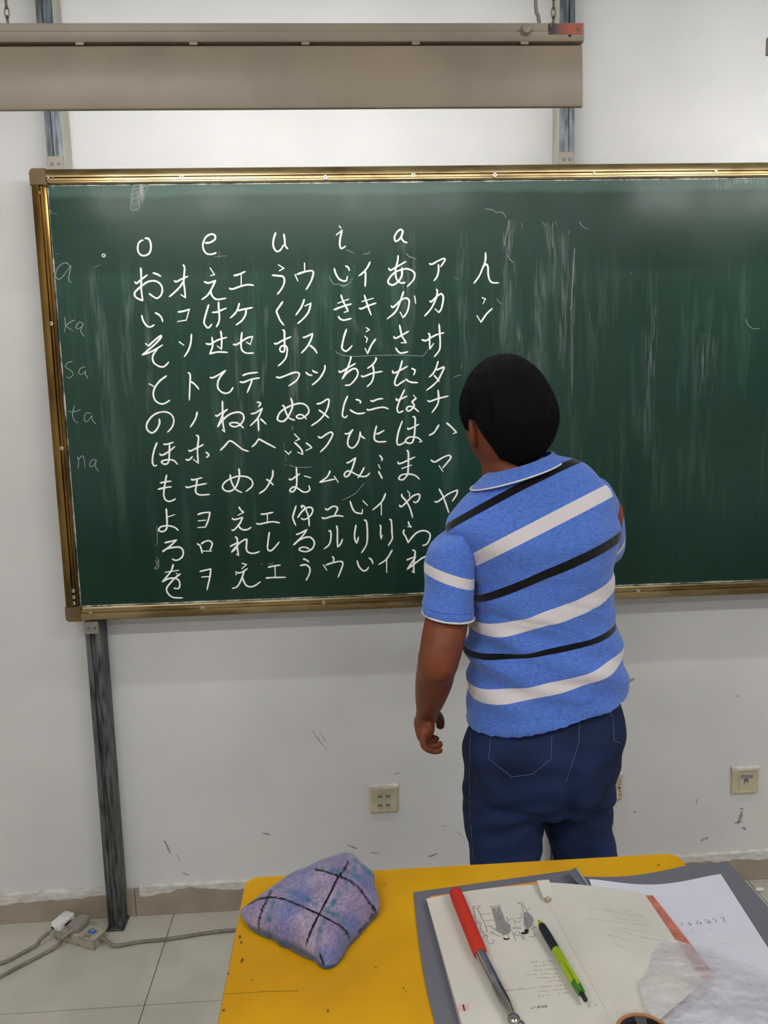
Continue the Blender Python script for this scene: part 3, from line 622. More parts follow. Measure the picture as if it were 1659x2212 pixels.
        chain((x0+.07, yc+.012, zt-.001), (x0+.07, yc+.03, ZC), 'hanging_chain', e); chain((x1-.07, yc+.012, zt-.001), (x1-.07, yc+.03, ZC), 'hanging_chain', e)
    return e
board_lamp(.514-1.33, .514, 2.270, 'beige enamelled lamp hood with a red sticker hanging over the chalkboard')
board_lamp(.916, .916+1.33, 2.262, 'beige lamp hood whose left end just enters the picture at the upper right', False, .016)

# ceiling lights of the room, behind and above the camera
m_clE = emis('ceiling_tube', (255, 254, 252), 4.0)
for i, (x, y) in enumerate(((-1.0, -2.6), (1.5, -2.6), (-1.0, -4.4), (1.5, -4.4))):
    e = empty('ceiling_light', (x, y, ZC-.09), ('white twin-tube ceiling batten, ' + ('front left', 'front right', 'rear left', 'rear right')[i] + ' of the four behind the camera'), 'ceiling light', 'ceiling lights of the classroom')
    MB().box(x-.62, x+.62, y-.07, y+.07, ZC-.05, ZC).build('housing', m_in, e, bevel=.003)
    for s in (-.035, .035): MB().tube([(x-.59, y+s, ZC-.07), (x+.59, y+s, ZC-.07)], .013, 12).build('tube', m_clE, e)
    ld = bpy.data.lights.new('ceiling_lamp', 'AREA'); ld.shape = 'RECTANGLE'; ld.size = 1.2; ld.size_y = .12; ld.energy = CEIL_W; ld.color = (1, .985, .97)
    lo = bpy.data.objects.new('ceiling_lamp_light', ld); COL.objects.link(lo); lo.location = (x, y, ZC-.095); put(lo, e)
    lo.matrix_parent_inverse = e.matrix_world.inverted()

# ------------------------------------------------------------------ wall sockets
m_ivory = mat('aged_ivory_plastic', (200, 190, 160), .4, noise_amt=.06, nscale=30, spec=.4)
m_port = mat('socket_recess', (120, 112, 96), .6)
m_portl = mat('socket_shutter', (196, 190, 168), .4)
def plate(px, py, label, kind):
    c = aty(px, py, 0); x, z = c.x, c.z; h = .043
    e = empty('wall_socket', (x, 0, z), label, 'socket')
    rings = [[Vector((x+a*s, -y, z+b_*s)) for a, b_ in [(math.copysign(min(abs(math.cos(t))**.12, 1), math.cos(t))*h, math.copysign(min(abs(math.sin(t))**.12, 1), math.sin(t))*h) for t in [2*math.pi*(k+.5)/40 for k in range(40)]]] for s, y in ((1, .0008), (1, .006), (.985, .0085), (.94, .0105), (.82, .0118), (.80, .011))]
    MB().loft(rings).build('cover_plate', m_ivory, e)
    b = MB(); n = 24; row = []
    for i in range(n+1):
        xx = x-h*1.04+2.08*h*i/n; t = .003+.002*noise.noise((xx*90, 0, 0)); lo = .004+.003*noise.noise((xx*60, 2, 0))
        row.append([Vector((xx, -.0007, z+h+t)), Vector((xx, -.0125+.001*noise.noise((xx*80, 4, 0)), z+h+t*.3)), Vector((xx, -.0122, z+h-lo-.002))])
    b.grid(row).build('paint_edge', m_smear, e)
    if kind == 'ports':
        MB().box(x-.019, x+.021, -.0125, -.011, z+.0185, z+.0265).build('label_window', mat('label_window', (168, 160, 138), .35), e, bevel=.0004)
        for dx in (-.012, .012):
            for dz in (.008, -.020):
                p = MB().box(x+dx-.0065, x+dx+.0065, -.0122, -.011, z+dz-.0065, z+dz+.0065).build('port', m_port, e, smooth=False)
                MB().box(x+dx-.0055, x+dx+.0055, -.0135, -.0120, z+dz-.0055, z+dz-.0015).build('shutter', m_portl, p, bevel=.0004)
                MB().box(x+dx-.0062, x+dx+.0062, -.0132, -.0112, z+dz-.0098, z+dz-.0070).build('latch', m_portl, e, bevel=.0006)
    if kind == 'phone':
        MB().box(x-.020, x+.026, -.0125, -.0112, z-.024, z+.027).build('insert', mat('socket_insert', (190, 182, 160), .4), e, bevel=.0006)
        MB().box(x-.017, x+.022, -.0132, -.012, z+.010, z+.023).build('torn_label', mat('torn_grey_label', (150, 150, 156), .7, noise_amt=.3, nscale=200), e, smooth=False)
        MB().box(x-.006, x+.007, -.0131, -.012, z-.008, z+.010).build('port', m_port, e, smooth=False)
        for dx in (-.004, .004): MB().disc((x+dx, -.0130, z+.006), .0018, (0,-1,0), .0006, 8).build('terminal', mat('dark_red_terminal', (92, 40, 32), .6), e)
        MB().box(x-.004, x+.005, -.0140, -.012, z-.007, z-.002).build('shutter', m_portl, e, bevel=.0004)
    if kind == 'power':
        for dx, dz, r in ((.012, .011, .0020), (.034, .022, .0016), (.034, .012, .0016), (.032, 0.0, .0030), (.034, -.010, .0016), (.034, -.022, .0018), (-.006, .011, .0020)):
            MB().disc((x+dx, -.0116, z+dz), r, (0,-1,0), .0006, 6 if r == .002 else 10).build('pin_hole', m_hole, e)
    return e
plate(829, 1724, 'ivory wall plate with four data ports, under the board left of the man', 'ports')
plate(1607, 1684, 'ivory telephone wall plate with a torn grey label at the far right', 'phone')
plate(1313, 1699, "white power socket half hidden behind the man's right leg", 'power')
c = aty(1317, 1711, -.012)
pe = empty('power_plug', (c.x, -.012, c.z), 'white flat plug pushed into the power socket beside the man', 'plug')
MB().loft([[Vector((c.x+a*.020*s, -y, c.z+b_*.015*s)) for a, b_ in [(math.copysign(abs(math.cos(t))**.5, math.cos(t)), math.copysign(abs(math.sin(t))**.5, math.sin(t))) for t in [2*math.pi*k/28 for k in range(28)]]] for s, y in ((1, .0126), (1, .030), (.93, .035), (.75, .037))]).build('plug_body', mat('white_plug_plastic', (206, 203, 196), .4), pe)
# ------------------------------------------------------------------ the man at the board
PYM = -.72
man = empty('person', (.34, PYM, 0), 'man with short black hair, striped blue polo shirt and jeans, seen from behind', 'person')
m_skin = mat('brown_skin', (124, 66, 40), .5, noise_amt=.12, nscale=18, col2=(108, 56, 36), spec=.3, bump=.05, bscale=400)
m_hair = mat('black_hair', (9, 8, 8), .75, spec=.12, noise_amt=.3, nscale=60, bump=.5, bscale=260)
def ell(c, ax, by, n=40, p=2.0):
    # ring: centre c, half vector ax (sideways), half vector by (front/back), superellipse power p
    out = []
    for k in range(n):
        t = 2*math.pi*k/n; cs, sn = math.cos(t), math.sin(t)
        q = 2/p
        out.append(c+ax*(math.copysign(abs(cs)**q, cs))+by*(math.copysign(abs(sn)**q, sn)))
    return out
def pxring(L, R, b, Y=PYM, n=40, p=2.2, s=1.0, dy=0):
    l = aty(*L, Y); r = aty(*R, Y); c = (l+r)/2+Vector((0, dy, 0)); ax = (r-l)/2
    return ell(c, ax*s, Vector((0, b*s, 0)), n, p)
def interp(R, k):  # smooth loft rings (catmull) k subdivisions
    out = []; n = len(R[0])
    cols = [smoothpath([r[j] for r in R], k) for j in range(n)]
    return [[cols[j][i] for j in range(n)] for i in range(len(cols[0]))]
TS = [((1005,1562),(1350,1480),.130,-.001),((1011,1487),(1334,1398),.124,0),((1009,1400),(1321,1330),.118,0),((1018,1325),(1322,1245),.117,0),((1020,1250),(1326,1165),.120,-.005),
      ((990,1185),(1330,1118),.118,-.01),((962,1140),(1320,1070),.100,-.012),((985,1092),(1293,1032),.082,-.012),((1022,1060),(1250,998),.068,-.012),((1052,1036),(1200,984),.055,-.012)]
def torso_rings(s=1.0, k=4):
    return interp([pxring(L, R, b, s=s, dy=d) for L, R, b, d in TS], k)
# --- head
HC = Vector((.332, -.705, 1.482)); HY = math.radians(20)
HM = Matrix.Rotation(HY, 3, 'Z') @ Matrix.Rotation(math.radians(-4), 3, 'X') @ Matrix.Rotation(math.radians(-3), 3, 'Y')
def head_pt(d, off=0):
    x, y, z = d
    rx, ry, rz = .077, .096, .120
    jaw = max(0, -z)
    sx = 1-.30*jaw**1.6; 
    py = y*ry; px = x*rx*sx; pz = z*rz
    if y < 0: py *= (1-.34*jaw**1.3)
    if y > 0: py *= 1-.05*jaw
    g = lambda dx, dz, s: math.exp(-(((x-dx)/s)**2+((z-dz)/s)**2))
    if y > 0:
        py += .022*math.exp(-((x/.13)**2))*(math.exp(-((z+.16)/.13)**2))+.010*math.exp(-(x/.10)**2)*math.exp(-((z-.0)/.16)**2)
        py += .006*math.exp(-(x/.5)**2)*math.exp(-((z-.17)/.07)**2)
        py -= .010*(g(.34, .02, .16)+g(-.34, .02, .16))
        py += .006*math.exp(-(x/.26)**2)*(math.exp(-((z+.40)/.045)**2)+math.exp(-((z+.49)/.05)**2))-.004*math.exp(-(x/.3)**2)*math.exp(-((z+.445)/.018)**2)
        py += .008*math.exp(-(x/.25)**2)*math.exp(-((z+.72)/.14)**2)
    v = Vector((px, py, pz))
    if off: v = v+Vector((x, y, z)).normalized()*off
    return v
def sph(n, m):
    for i in range(n+1):
        th = math.pi*i/n; th = min(max(th, .03), math.pi-.03)
        yield [(math.sin(th)*math.cos(2*math.pi*j/m), math.sin(th)*math.sin(2*math.pi*j/m), -math.cos(th)) for j in range(m)]
body = MB()
body.loft([[HC+HM @ head_pt(d) for d in row] for row in sph(48, 72)])
# ears
for s in (-1, 1):
    o = MB(); EM = HM @ Matrix.Rotation(s*math.radians(24), 3, 'Z') @ Matrix.Rotation(math.radians(12), 3, 'X')
    c = HC+HM @ Vector((s*.079, -.004, -.012))
    body.ball(c, (.006, .015, .026), 20, 14, EM)
    ring = [c+EM @ Vector((s*.005, .0135*math.cos(t), .024*math.sin(t)+.001)) for t in [2*math.pi*k/20 for k in range(21)]]
    body.tube(ring, .0036, 8, caps=False)
    body.ball(c+EM @ Vector((0, .004, -.023)), (.006, .008, .009), 12, 8, EM)
# neck + torso core
nb = aty(1110, 1030, PYM); 
body.loft([ell(Vector(c), Vector((a, 0, 0)), Vector((0, b, 0)), 32) for c, a, b in (((.335, -.695, 1.47), .050, .058), ((.334, -.700, 1.42), .054, .060), ((.338, -.712, 1.375), .056, .060), ((.345, -.722, 1.33), .066, .062), ((.350, -.727, 1.28), .10, .07))])
body.loft(torso_rings(.80, 2)[:-3])
SHL = aty(1002, 1160, -.735); ELB = aty(947, 1428, -.80); WRI = aty(922, 1543, -.645)
SHR = aty(1292, 1110, -.71); ELR = aty(1300, 1192, -.50); WRR = Vector((.42, -.285, 1.22))
def limb(P, R, n=20, k=6, flat=1.0, mb=None, side=None):
    pts = smoothpath(P, k); rr = smoothpath([Vector((r, 0, 0)) for r in R], k); rr = [v.x for v in rr]
    (mb or body).tube(pts, rr, n, flat=flat, side=side)
    return pts
mid = lambda a, b, t: Vector(a).lerp(Vector(b), t)
limb([SHL, aty(975, 1240, -.745), aty(967, 1325, -.762), aty(957, 1380, -.785), ELB, mid(ELB, WRI, .14)+Vector((0, .004, 0)), mid(ELB, WRI, .36), mid(ELB, WRI, .68), mid(ELB, WRI, .92), mid(ELB, WRI, 1.08)],
     [.034, .040, .0425, .0425, .0395, .0385, .0375, .0315, .0245, .0235])
limb([SHR, mid(SHR, ELR, .4), ELR, mid(ELR, WRR, .3), mid(ELR, WRR, .7), WRR], [.05, .045, .040, .037, .029, .024])
body.ball(ELB+Vector((0, .004, .002)), (.0395, .041, .042), 24, 16)
# --- hands
def finger(root, dirs, lens, r0, r1):
    P = [Vector(root)]
    for d, l in zip(dirs, lens): P.append(P[-1]+Vector(d).normalized()*l)
    pts = smoothpath(P, 4); n = len(pts)
    body.tube(pts, [(r0+(r1-r0)*i/(n-1))*(1 if i < n-1 else .55) for i in range(n)], 12)
    return P
# left hand hangs, little finger nearest the camera, palm towards the thigh (+x)
def lh(px, py, y): return aty(px, py, y)
w0 = WRI
K = {}  # knuckles, y from near (little) to far (index)
kn = [lh(910, 1597, -.676), lh(908, 1589, -.652), lh(907, 1580, -.629), lh(909, 1571, -.606)]
# palm: lofted from wrist to knuckles
up_ = [w0+Vector((0, .0, .012)), w0+Vector((-.002, 0, -.012)), mid(w0, (kn[1]+kn[2])/2, .5)+Vector((-.001, 0, 0)), (kn[1]+kn[2])/2+Vector((.004, 0, -.001))]
body.loft(interp([ell(c, Vector((a, 0, 0)), Vector((0, b, .15*b)), 24, 2.3) for c, a, b in ((up_[0], .022, .025), (up_[1], .0205, .032), (up_[2], .0195, .040), (up_[3], .0135, .040))], 4))
body.ball(up_[2]+Vector((.010, -.018, .002)), (.014, .020, .026), 16, 10)
body.ball(up_[2]+Vector((.010, .020, .006)), (.015, .020, .026), 16, 10)
cur = [((.30, -.03, -1), (1, .05, -.42), (1, .1, .12)), ((.35, 0, -1), (1, .05, -.35), (.9, .05, .35)), ((.40, 0, -1), (1, .05, -.35), (.8, 0, .4)), ((.5, .05, -1), (1, .05, -.5), (.9, 0, .1))]
ln_ = [(.030, .021, .017), (.036, .025, .018), (.038, .027, .019), (.036, .024, .018)]
rr_ = [.0080, .0088, .0090, .0090]
FP = [[(917,1613),(938,1623),(956,1619)], [(918,1609),(940,1611),(956,1605)], [(920,1601),(937,1600),(945,1590)], [(919,1590),(930,1590),(937,1597)]]
FY = [-.680, -.654, -.630, -.607]
for k_ in range(4):
    r_0 = kn[k_]+Vector((.003, 0, .006)); pp = [r_0]+[lh(a, b_, FY[k_]+.002*i_) for i_, (a, b_) in enumerate(FP[k_])]
    finger(r_0, [pp[i+1]-pp[i] for i in range(3)], [(pp[i+1]-pp[i]).length for i in range(3)], (.0080, .0086, .0086, .0084)[k_], (.0064, .0072, .0074, .0072)[k_])
th0 = lh(930, 1541, -.622)
T1_ = lh(945, 1547, -.606); T2_ = lh(951, 1560, -.600); T3_ = lh(950, 1574, -.598)
finger(th0, (T1_-th0, T2_-T1_, T3_-T2_), ((T1_-th0).length, (T2_-T1_).length, (T3_-T2_).length), .0135, .0088)
# right hand raised towards the board, hidden in the photo by the torso
d_ = (WRR-ELR).normalized(); sd = Vector((0, 0, 1)).cross(d_).normalized(); up2 = d_.cross(sd)
hc = [WRR-d_*.01, WRR+d_*.02, WRR+d_*.055, WRR+d_*.085]
body.loft(interp([ell(c, sd*a, up2*b_, 24, 2.3) for c, a, b_ in ((hc[0], .024, .022), (hc[1], .031, .018), (hc[2], .040, .0165), (hc[3], .040, .012))], 4))
for k_, o in enumerate((-.029, -.0095, .0095, .029)):
    finger(hc[3]+sd*o-d_*.004, (d_+up2*-.25+sd*o*4, d_*.55-up2, -up2-d_*.5), (.036 if k_ in (1, 2) else .030, .024, .018), .0092, .0075)
finger(hc[1]-sd*.026, (d_*.6-sd-up2*.3, d_-sd*.35-up2*.5, d_+sd*.1-up2*.5), (.03, .028, .024), .0125, .0085)
# --- legs and feet (bare core under the trousers)
HL = aty(1090, 1640, -.725); HR = aty(1250, 1625, -.705)
KL = aty(1088, 1868, -.715); KR = aty(1268, 1862, -.70)
AL = Vector((KL.x+.004, KL.y-.004, .10)); AR = Vector((KR.x+.012, KR.y+.01, .10))
limb([HL+Vector((0,0,.06)), mid(HL, KL, .5), KL, mid(KL, AL, .4)+Vector((0,-.01,0)), AL], [.066, .058, .046, .042, .034])
limb([HR+Vector((0,0,.06)), mid(HR, KR, .5), KR, mid(KR, AR, .4)+Vector((0,-.01,0)), AR], [.060, .050, .044, .042, .034])
TOE = (Vector((-.05, .15, 0)), Vector((.03, .155, 0)))
for A, t in ((AL, TOE[0]), (AR, TOE[1])): limb([A+Vector((0,-.03,-.05)), A+Vector((0,0,-.045)), A+t*.6+Vector((0,0,-.055)), A+t+Vector((0,0,-.065))], [.03, .036, .032, .02])
bme = remesh(body, .0028, 'body', it=4, fac=.42)
bo = link('body', bme, m_skin, man); bo['label'] = 'brown skin of face, neck, arms and hands'
m_eye = mat('eye_white', (225, 222, 215), .2); m_iris = mat('dark_iris', (35, 22, 16), .15)
for s in (-1, 1):
    c = HC+HM @ Vector((s*.030, .0745, .004))
    e = MB().ball(c, .0125, 20, 12).build('eye', m_eye, man)
    MB().ball(c+HM @ Vector((0, .0075, 0)), .0060, 14, 8).build('iris', m_iris, e)
    MB().tube(smoothpath([HC+HM @ Vector((s*q, yy, zz)) for q, yy, zz in ((.014, .096, .022), (.030, .092, .028), (.048, .076, .023))], 4), .003, 8).build('eyebrow', m_hair, man)
MB().tube(smoothpath([HC+HM @ Vector((q, yy, zz)) for q, yy, zz in ((-.022, .081, -.053), (0, .0955, -.0535), (.022, .081, -.053))], 5), .0028, 8).build('lip', mat('lip_skin', (140, 78, 66), .4), man)
# --- hair shell
def hairline(az):   # az 0 = front, pi = back ; returns minimum unit z
    a = abs(az)
    if a < .75: return .47-.03*math.cos(a*6)
    if a < 1.35: return .45-(a-.75)/.6*.55
    if a < 1.70: return 0+(a-1.35)*.3
    if a < 2.2: return .10-(a-1.70)/.5*.66
    return -.56-(a-2.2)*.22
hb = MB(); N1, N2 = 60, 120; rows = []
for i in range(N1+1):
    row = []
    for j in range(N2):
        az = 2*math.pi*j/N2-math.pi; zl = hairline(az)
        z = 1-(1-zl)*(i/N1)**1.0; z = min(z, .9995)
        t = i/N1; rxy = math.sqrt(max(0, 1-z*z))
        d = (math.sin(az)*rxy, math.cos(az)*rxy, z)
        edge = min(1, (1-t)/.16)
        th = .0012+(.0105+.005*max(0, z))*edge**.6
        if abs(az) > 2.2: th += .007*min(1, (1-t)*3)*math.exp(-((z-.05)/.4)**2)
        th *= 1+.10*noise.noise(Vector(d)*7)
        row.append(HC+HM @ head_pt(d, th))
    rows.append(row)
inner = [[HC+HM @ head_pt((math.sin(2*math.pi*j/N2-math.pi)*math.sqrt(max(0,1-z*z)), math.cos(2*math.pi*j/N2-math.pi)*math.sqrt(max(0,1-z*z)), z), -.004) for j in range(N2) for z in [hairline(2*math.pi*j/N2-math.pi)]]]
hb.loft(rows[::-1] if False else rows+inner)
hair = hb.build('hair', m_hair, man)
hs = MB(); V = []; Fc = []
for _ in range(26000):
    j = random.random(); i = random.random()**.7
    az = 2*math.pi*j-math.pi; zl = hairline(az); z = min(.999, 1-(1-zl)*i*.985); rxy = math.sqrt(1-z*z)
    d = Vector((math.sin(az)*rxy, math.cos(az)*rxy, z)); edge = min(1, (1-i)/.16)
    th = (.0105+.005*max(0, z))*edge**.6
    if abs(az) > 2.2: th += .007*min(1, (1-i)*3)*math.exp(-((z-.05)/.4)**2)
    p = HC+HM @ head_pt(d, th-.002); dw = HM @ Vector((d.x*.9, d.y*.9+.1, d.z*.3-.75)); tdir = (HM @ d*.8+dw*.7+Vector((random.uniform(-.3,.3), random.uniform(-.3,.3), random.uniform(-.3,.3)))).normalized()
    L = random.uniform(.003, .0075)*(.5+.5*edge); sdv = tdir.cross(Vector((random.random(), random.random(), random.random()))).normalized()*.00045
    o = len(V); V += [p-sdv, p+sdv, p+tdir*L]; Fc.append((o, o+1, o+2))
hs.add(V, Fc); tag(hs.build('hair_strands', m_hair, hair, smooth=False, fix=False), kind='stuff')

# --- polo shirt with stripes
def plane3(a, b_, c):   # z = p + q x + r y through three points
    M = Matrix(((1, a.x, a.y), (1, b_.x, b_.y), (1, c.x, c.y))); return M.inverted() @ Vector((a.z, b_.z, c.z))
YB_ = PYM-.118
LV = [((1008,1562),(1110,1583),(1345,1480)),((1014,1485),(1120,1508),(1325,1396)),((1009,1402),(1130,1422),(1320,1343)),((1026,1343),(1130,1363),(1322,1240)),((1029,1292),(1110,1275),(1320,1160)),((1012,1218),(1120,1163),(1314,1062)),((953,1149),(1110,1056),(1247,997))]
PL = [plane3(aty(*a, -.73), aty(*b_, YB_), aty(*c_, -.73)) for a, b_, c_ in LV]
def sval(p):
    zs = [q[0]+q[1]*p.x+q[2]*max(-.86, min(-.66, p.y)) for q in PL]
    if p.z < zs[0]: return -(zs[0]-p.z)/.08
    for k in range(6):
        if p.z < zs[k+1]: return k+(p.z-zs[k])/max(1e-4, zs[k+1]-zs[k])
    return 6+(p.z-zs[6])/.08
def stripe_mat(name, bands):
    m = bpy.data.materials.new(name); m.use_nodes = True; nt = m.node_tree; b = nt.nodes['Principled BSDF']; L = nt.links
    at = nt.nodes.new('ShaderNodeAttribute'); at.attribute_name = 'stripe'
    mu = nt.nodes.new('ShaderNodeMath'); mu.operation = 'MULTIPLY_ADD'; mu.inputs[1].default_value = .1; mu.inputs[2].default_value = .1; L.new(at.outputs['Fac'], mu.inputs[0])
    r = nt.nodes.new('ShaderNodeValToRGB'); r.color_ramp.interpolation = 'CONSTANT'; r.color_ramp.elements.remove(r.color_ramp.elements[1])
    r.color_ramp.elements[0].color = (1, 0, 0, 1); code = {'b': (0, 1, 0, 1), 'w': (0, 0, 1, 1)}
    for v, h, c in bands:
        e = r.color_ramp.elements.new((v-h+1)*.1); e.color = code[c]
        e = r.color_ramp.elements.new((v+h+1)*.1); e.color = (1, 0, 0, 1)
    L.new(mu.outputs[0], r.inputs[0]); sp = nt.nodes.new('ShaderNodeSeparateColor'); L.new(r.outputs[0], sp.inputs[0])
    tc = nt.nodes.new('ShaderNodeTexCoord'); mp = nt.nodes.new('ShaderNodeMapping'); mp.inputs['Scale'].default_value = (1, 1, 3); n = nt.nodes.new('ShaderNodeTexNoise'); n.inputs['Scale'].default_value = 130; n.inputs['Detail'].default_value = 4
    L.new(tc.outputs['Object'], mp.inputs[0]); L.new(mp.outputs[0], n.inputs['Vector'])
    bl = nt.nodes.new('ShaderNodeValToRGB'); bl.color_ramp.elements[0].position = .3; bl.color_ramp.elements[0].color = rgba((70, 104, 192)); bl.color_ramp.elements[1].position = .7; bl.color_ramp.elements[1].color = rgba((92, 131, 214)); L.new(n.outputs['Fac'], bl.inputs[0])
    m1 = nt.nodes.new('ShaderNodeMix'); m1.data_type = 'RGBA'; L.new(sp.outputs[1], m1.inputs[0]); L.new(bl.outputs[0], m1.inputs[6]); m1.inputs[7].default_value = rgba((6, 7, 14))
    m2 = nt.nodes.new('ShaderNodeMix'); m2.data_type = 'RGBA'; L.new(sp.outputs[2], m2.inputs[0]); L.new(m1.outputs[2], m2.inputs[6]); m2.inputs[7].default_value = rgba((216, 210, 214))
    L.new(m2.outputs[2], b.inputs['Base Color']); b.inputs['Roughness'].default_value = .85; b.inputs['Specular IOR Level'].default_value = .15
    b.inputs['Sheen Weight'].default_value = .25; b.inputs['Sheen Roughness'].default_value = .5
    n2 = nt.nodes.new('ShaderNodeTexNoise'); n2.inputs['Scale'].default_value = 700; L.new(tc.outputs['Object'], n2.inputs['Vector'])
    bp = nt.nodes.new('ShaderNodeBump'); bp.inputs['Strength'].default_value = .15; bp.inputs['Distance'].default_value = .002; L.new(n2.outputs['Fac'], bp.inputs['Height']); L.new(bp.outputs[0], b.inputs['Normal'])
    return m
m_shirt = stripe_mat('striped_jersey', [(1, .165, 'w'), (2, .085, 'b'), (3, .19, 'w'), (4, .10, 'b'), (5, .17, 'w'), (6, .105, 'b')])
m_slv = stripe_mat('sleeve_jersey', [(3, .16, 'w')])
m_blue = stripe_mat('plain_blue_jersey', [])
m_pipe = mat('white_piping', (222, 220, 226), .8)
def folds(me, f):
    n = len(me.vertices); co = np.empty(n*3, 'f'); me.vertices.foreach_get('co', co); no = np.empty(n*3, 'f'); me.vertices.foreach_get('normal', no)
    d = np.array([f(Vector(c)) for c in co.reshape(-1, 3)], 'f'); co = (co.reshape(-1, 3)+no.reshape(-1, 3)*d[:, None]).astype('f').ravel(); me.vertices.foreach_set('co', co); me.update()
def rel(p):
    x = (p.x-.345)/.17; z = p.z; d = 0
    d += .0085*noise.noise((p.x*5+z*9, p.y*4, z*16))+.0045*noise.noise((p.x*14-z*12, p.y*10, z*26))-.006*max(0, .5-abs(noise.noise((p.x*4+z*7+3, p.y*3, z*12)))*4)*math.exp(-((z-1.08)/.16)**2)
    # diagonal drag folds at the waist, spine hollow, shoulder blades
    w = math.exp(-((z-1.02)/.10)**2)
    d += .0095*w*math.sin((z*1.0+(p.x-.3)*.42)*95)*(.5+.5*noise.noise((p.x*6, 0, z*5)))
    if p.y < -.76:
        sx = p.x-.375
        d -= .007*math.exp(-(sx/.028)**2)*math.exp(-((z-1.12)/.20)**2)
        d += .007*(math.exp(-((sx-.085)/.05)**2)+math.exp(-((sx+.095)/.05)**2))*math.exp(-((z-1.24)/.07)**2)
    return d
rr = torso_rings(1.0, 6)
tb = MB().loft(rr)
sme = remesh(tb, .0045, 'polo_shirt', it=3, fac=.5)
folds(sme, rel)
shirt = link('polo_shirt', sme, m_shirt, man); shirt['label'] = 'blue polo shirt with black and white stripes'
a_ = sme.attributes.new('stripe', 'FLOAT', 'POINT'); a_.data.foreach_set('value', [sval(v.co) for v in sme.vertices])
def plain(o, v=-.5, f=None):
    a = o.data.attributes.new('stripe', 'FLOAT', 'POINT'); a.data.foreach_set('value', [(f(p.co) if f else v) for p in o.data.vertices]); return o
# left sleeve
S0 = aty(1000, 1128, -.735); S1 = aty(976, 1190, -.745); S2 = aty(970, 1260, -.752); S3 = aty(968, 1326, -.762)
sl = MB()
def srg(c, a, b_, tilt): return ell(c, Vector((a, 0, tilt)), Vector((0, b_, 0)), 40, 2.1)
sr = interp([srg(S0+Vector((.022, 0, .004)), .012, .022, .014), srg(S0+Vector((.006, 0, .001)), .030, .042, .018), srg(mid(S0, S1, .5)+Vector((-.004,0,0)), .044, .058, .012), srg(S1, .0480, .063, 0), srg(S2, .0490, .064, -.004), srg(S3, .0505, .064, -.006)], 8)
sl.loft(sr)
sme2 = remesh(sl, .0042, 'sleeve', it=2); folds(sme2, lambda p: .0045*noise.noise((p.x*12, p.y*12, p.z*20+p.x*14))+.0022*noise.noise((p.x*30, p.y*20, p.z*14)))
slv = link('sleeve', sme2, m_slv, shirt)
sp3 = plane3(aty(921, 1226, -.74), aty(965, 1252, -.81), aty(1030, 1262, -.76))
plain(slv, f=lambda p: 3+(p.z-(sp3[0]+sp3[1]*p.x+sp3[2]*max(p.y, -.83)))/.068)
def hemring(c, a, b_, tilt, s): return [p for p in srg(c, a*s, b_*s, tilt)]+[srg(c, a*s, b_*s, tilt)[0]]
for dz, rad, mt, nm in ((0, .0022, m_pipe, 'piping'), (.018, .0009, m_blue, 'seam')):
    o = MB().tube(hemring(S3+Vector((0, 0, dz-.001)), .0505, .064, -.006, 1.0), rad, 8, caps=False).build(nm, mt, slv)
    if mt is m_blue: plain(o)
pts = [(950,1142),(968,1158),(990,1178),(1010,1204),(1023,1232),(1029,1262)]
# right sleeve, mostly hidden in front of the chest
T0 = aty(1276, 1085, -.715); T1 = mid(SHR, ELR, .45); T2 = mid(SHR, ELR, .80)
r2 = MB(); dT = (ELR-SHR).normalized()
def trg(c, a):
    s1 = dT.cross(Vector((0, 0, 1))).normalized(); s2 = s1.cross(dT); return ell(c, s1*a, s2*a*1.05, 36)
r2.loft(interp([trg(T0-dT*.03, .045), trg(mid(T0, T1, .45), .056), trg(T1, .053), trg(T2, .0525)], 6))
s3 = remesh(r2, .0045, 'sleeve', it=2); so = link('sleeve', s3, m_slv, shirt); plain(so, f=lambda p: 3+((p-T1).dot(dT)-.02)/.07)
# collar: stand plus folded fall, white piping along its edge
def cring(L, R, b_, Y, s=1, dy=0): return pxring(L, R, b_, Y=Y, n=56, p=2.0, s=s, dy=dy)
CO = [((1050,1020),(1189,974),.062,-.012),((1042,1028),(1194,978),.066,-.013),((1030,1040),(1201,984),.072,-.014),((1014,1056),(1208,994),.080,-.016)]
outer = interp([cring(L, R, b_, PYM, dy=d) for L, R, b_, d in CO], 4)
innr = interp([cring(L, R, b_, PYM, s=.955, dy=d) for L, R, b_, d in CO][::-1], 4)
cb_ = MB(); n = len(outer[0]); rings = outer+innr+[outer[0]]
cb_.loft(rings, caps=False)
col = cb_.build('collar', m_blue, shirt); plain(col)
e_ = [p for p in outer[-1]]; MB().tube(e_+[e_[0]], .0017, 8, caps=False).build('piping', m_pipe, col)
# seams: shoulder/armhole
def on_surface(me_obj_me, pts, Y0, off=.0012, name='seam', rad=.0009, m=None, parent=None, k=4):
    bv = BVHTree.FromPolygons([v.co for v in me_obj_me.vertices], [tuple(p.vertices) for p in me_obj_me.polygons])
    out = []
    for x, y in pts:
        d = ray(x, y).normalized(); h = bv.ray_cast(CAM, d)
        if h[0] is not None: out.append(h[0]+h[1]*off)
    if len(out) < 2: return None
    out = [q for i, q in enumerate(out) if i == 0 or (q-out[i-1]).length < .06]
    return MB().tube(smoothpath(out, k), rad, 6).build(name, m, parent)
o = on_surface(sme, [(1008,1544),(1050,1556),(1110,1563),(1180,1553),(1240,1526),(1300,1492),(1338,1465)], 0, name='hem_stitching', rad=.0007, m=m_blue, parent=shirt)
if o: plain(o)

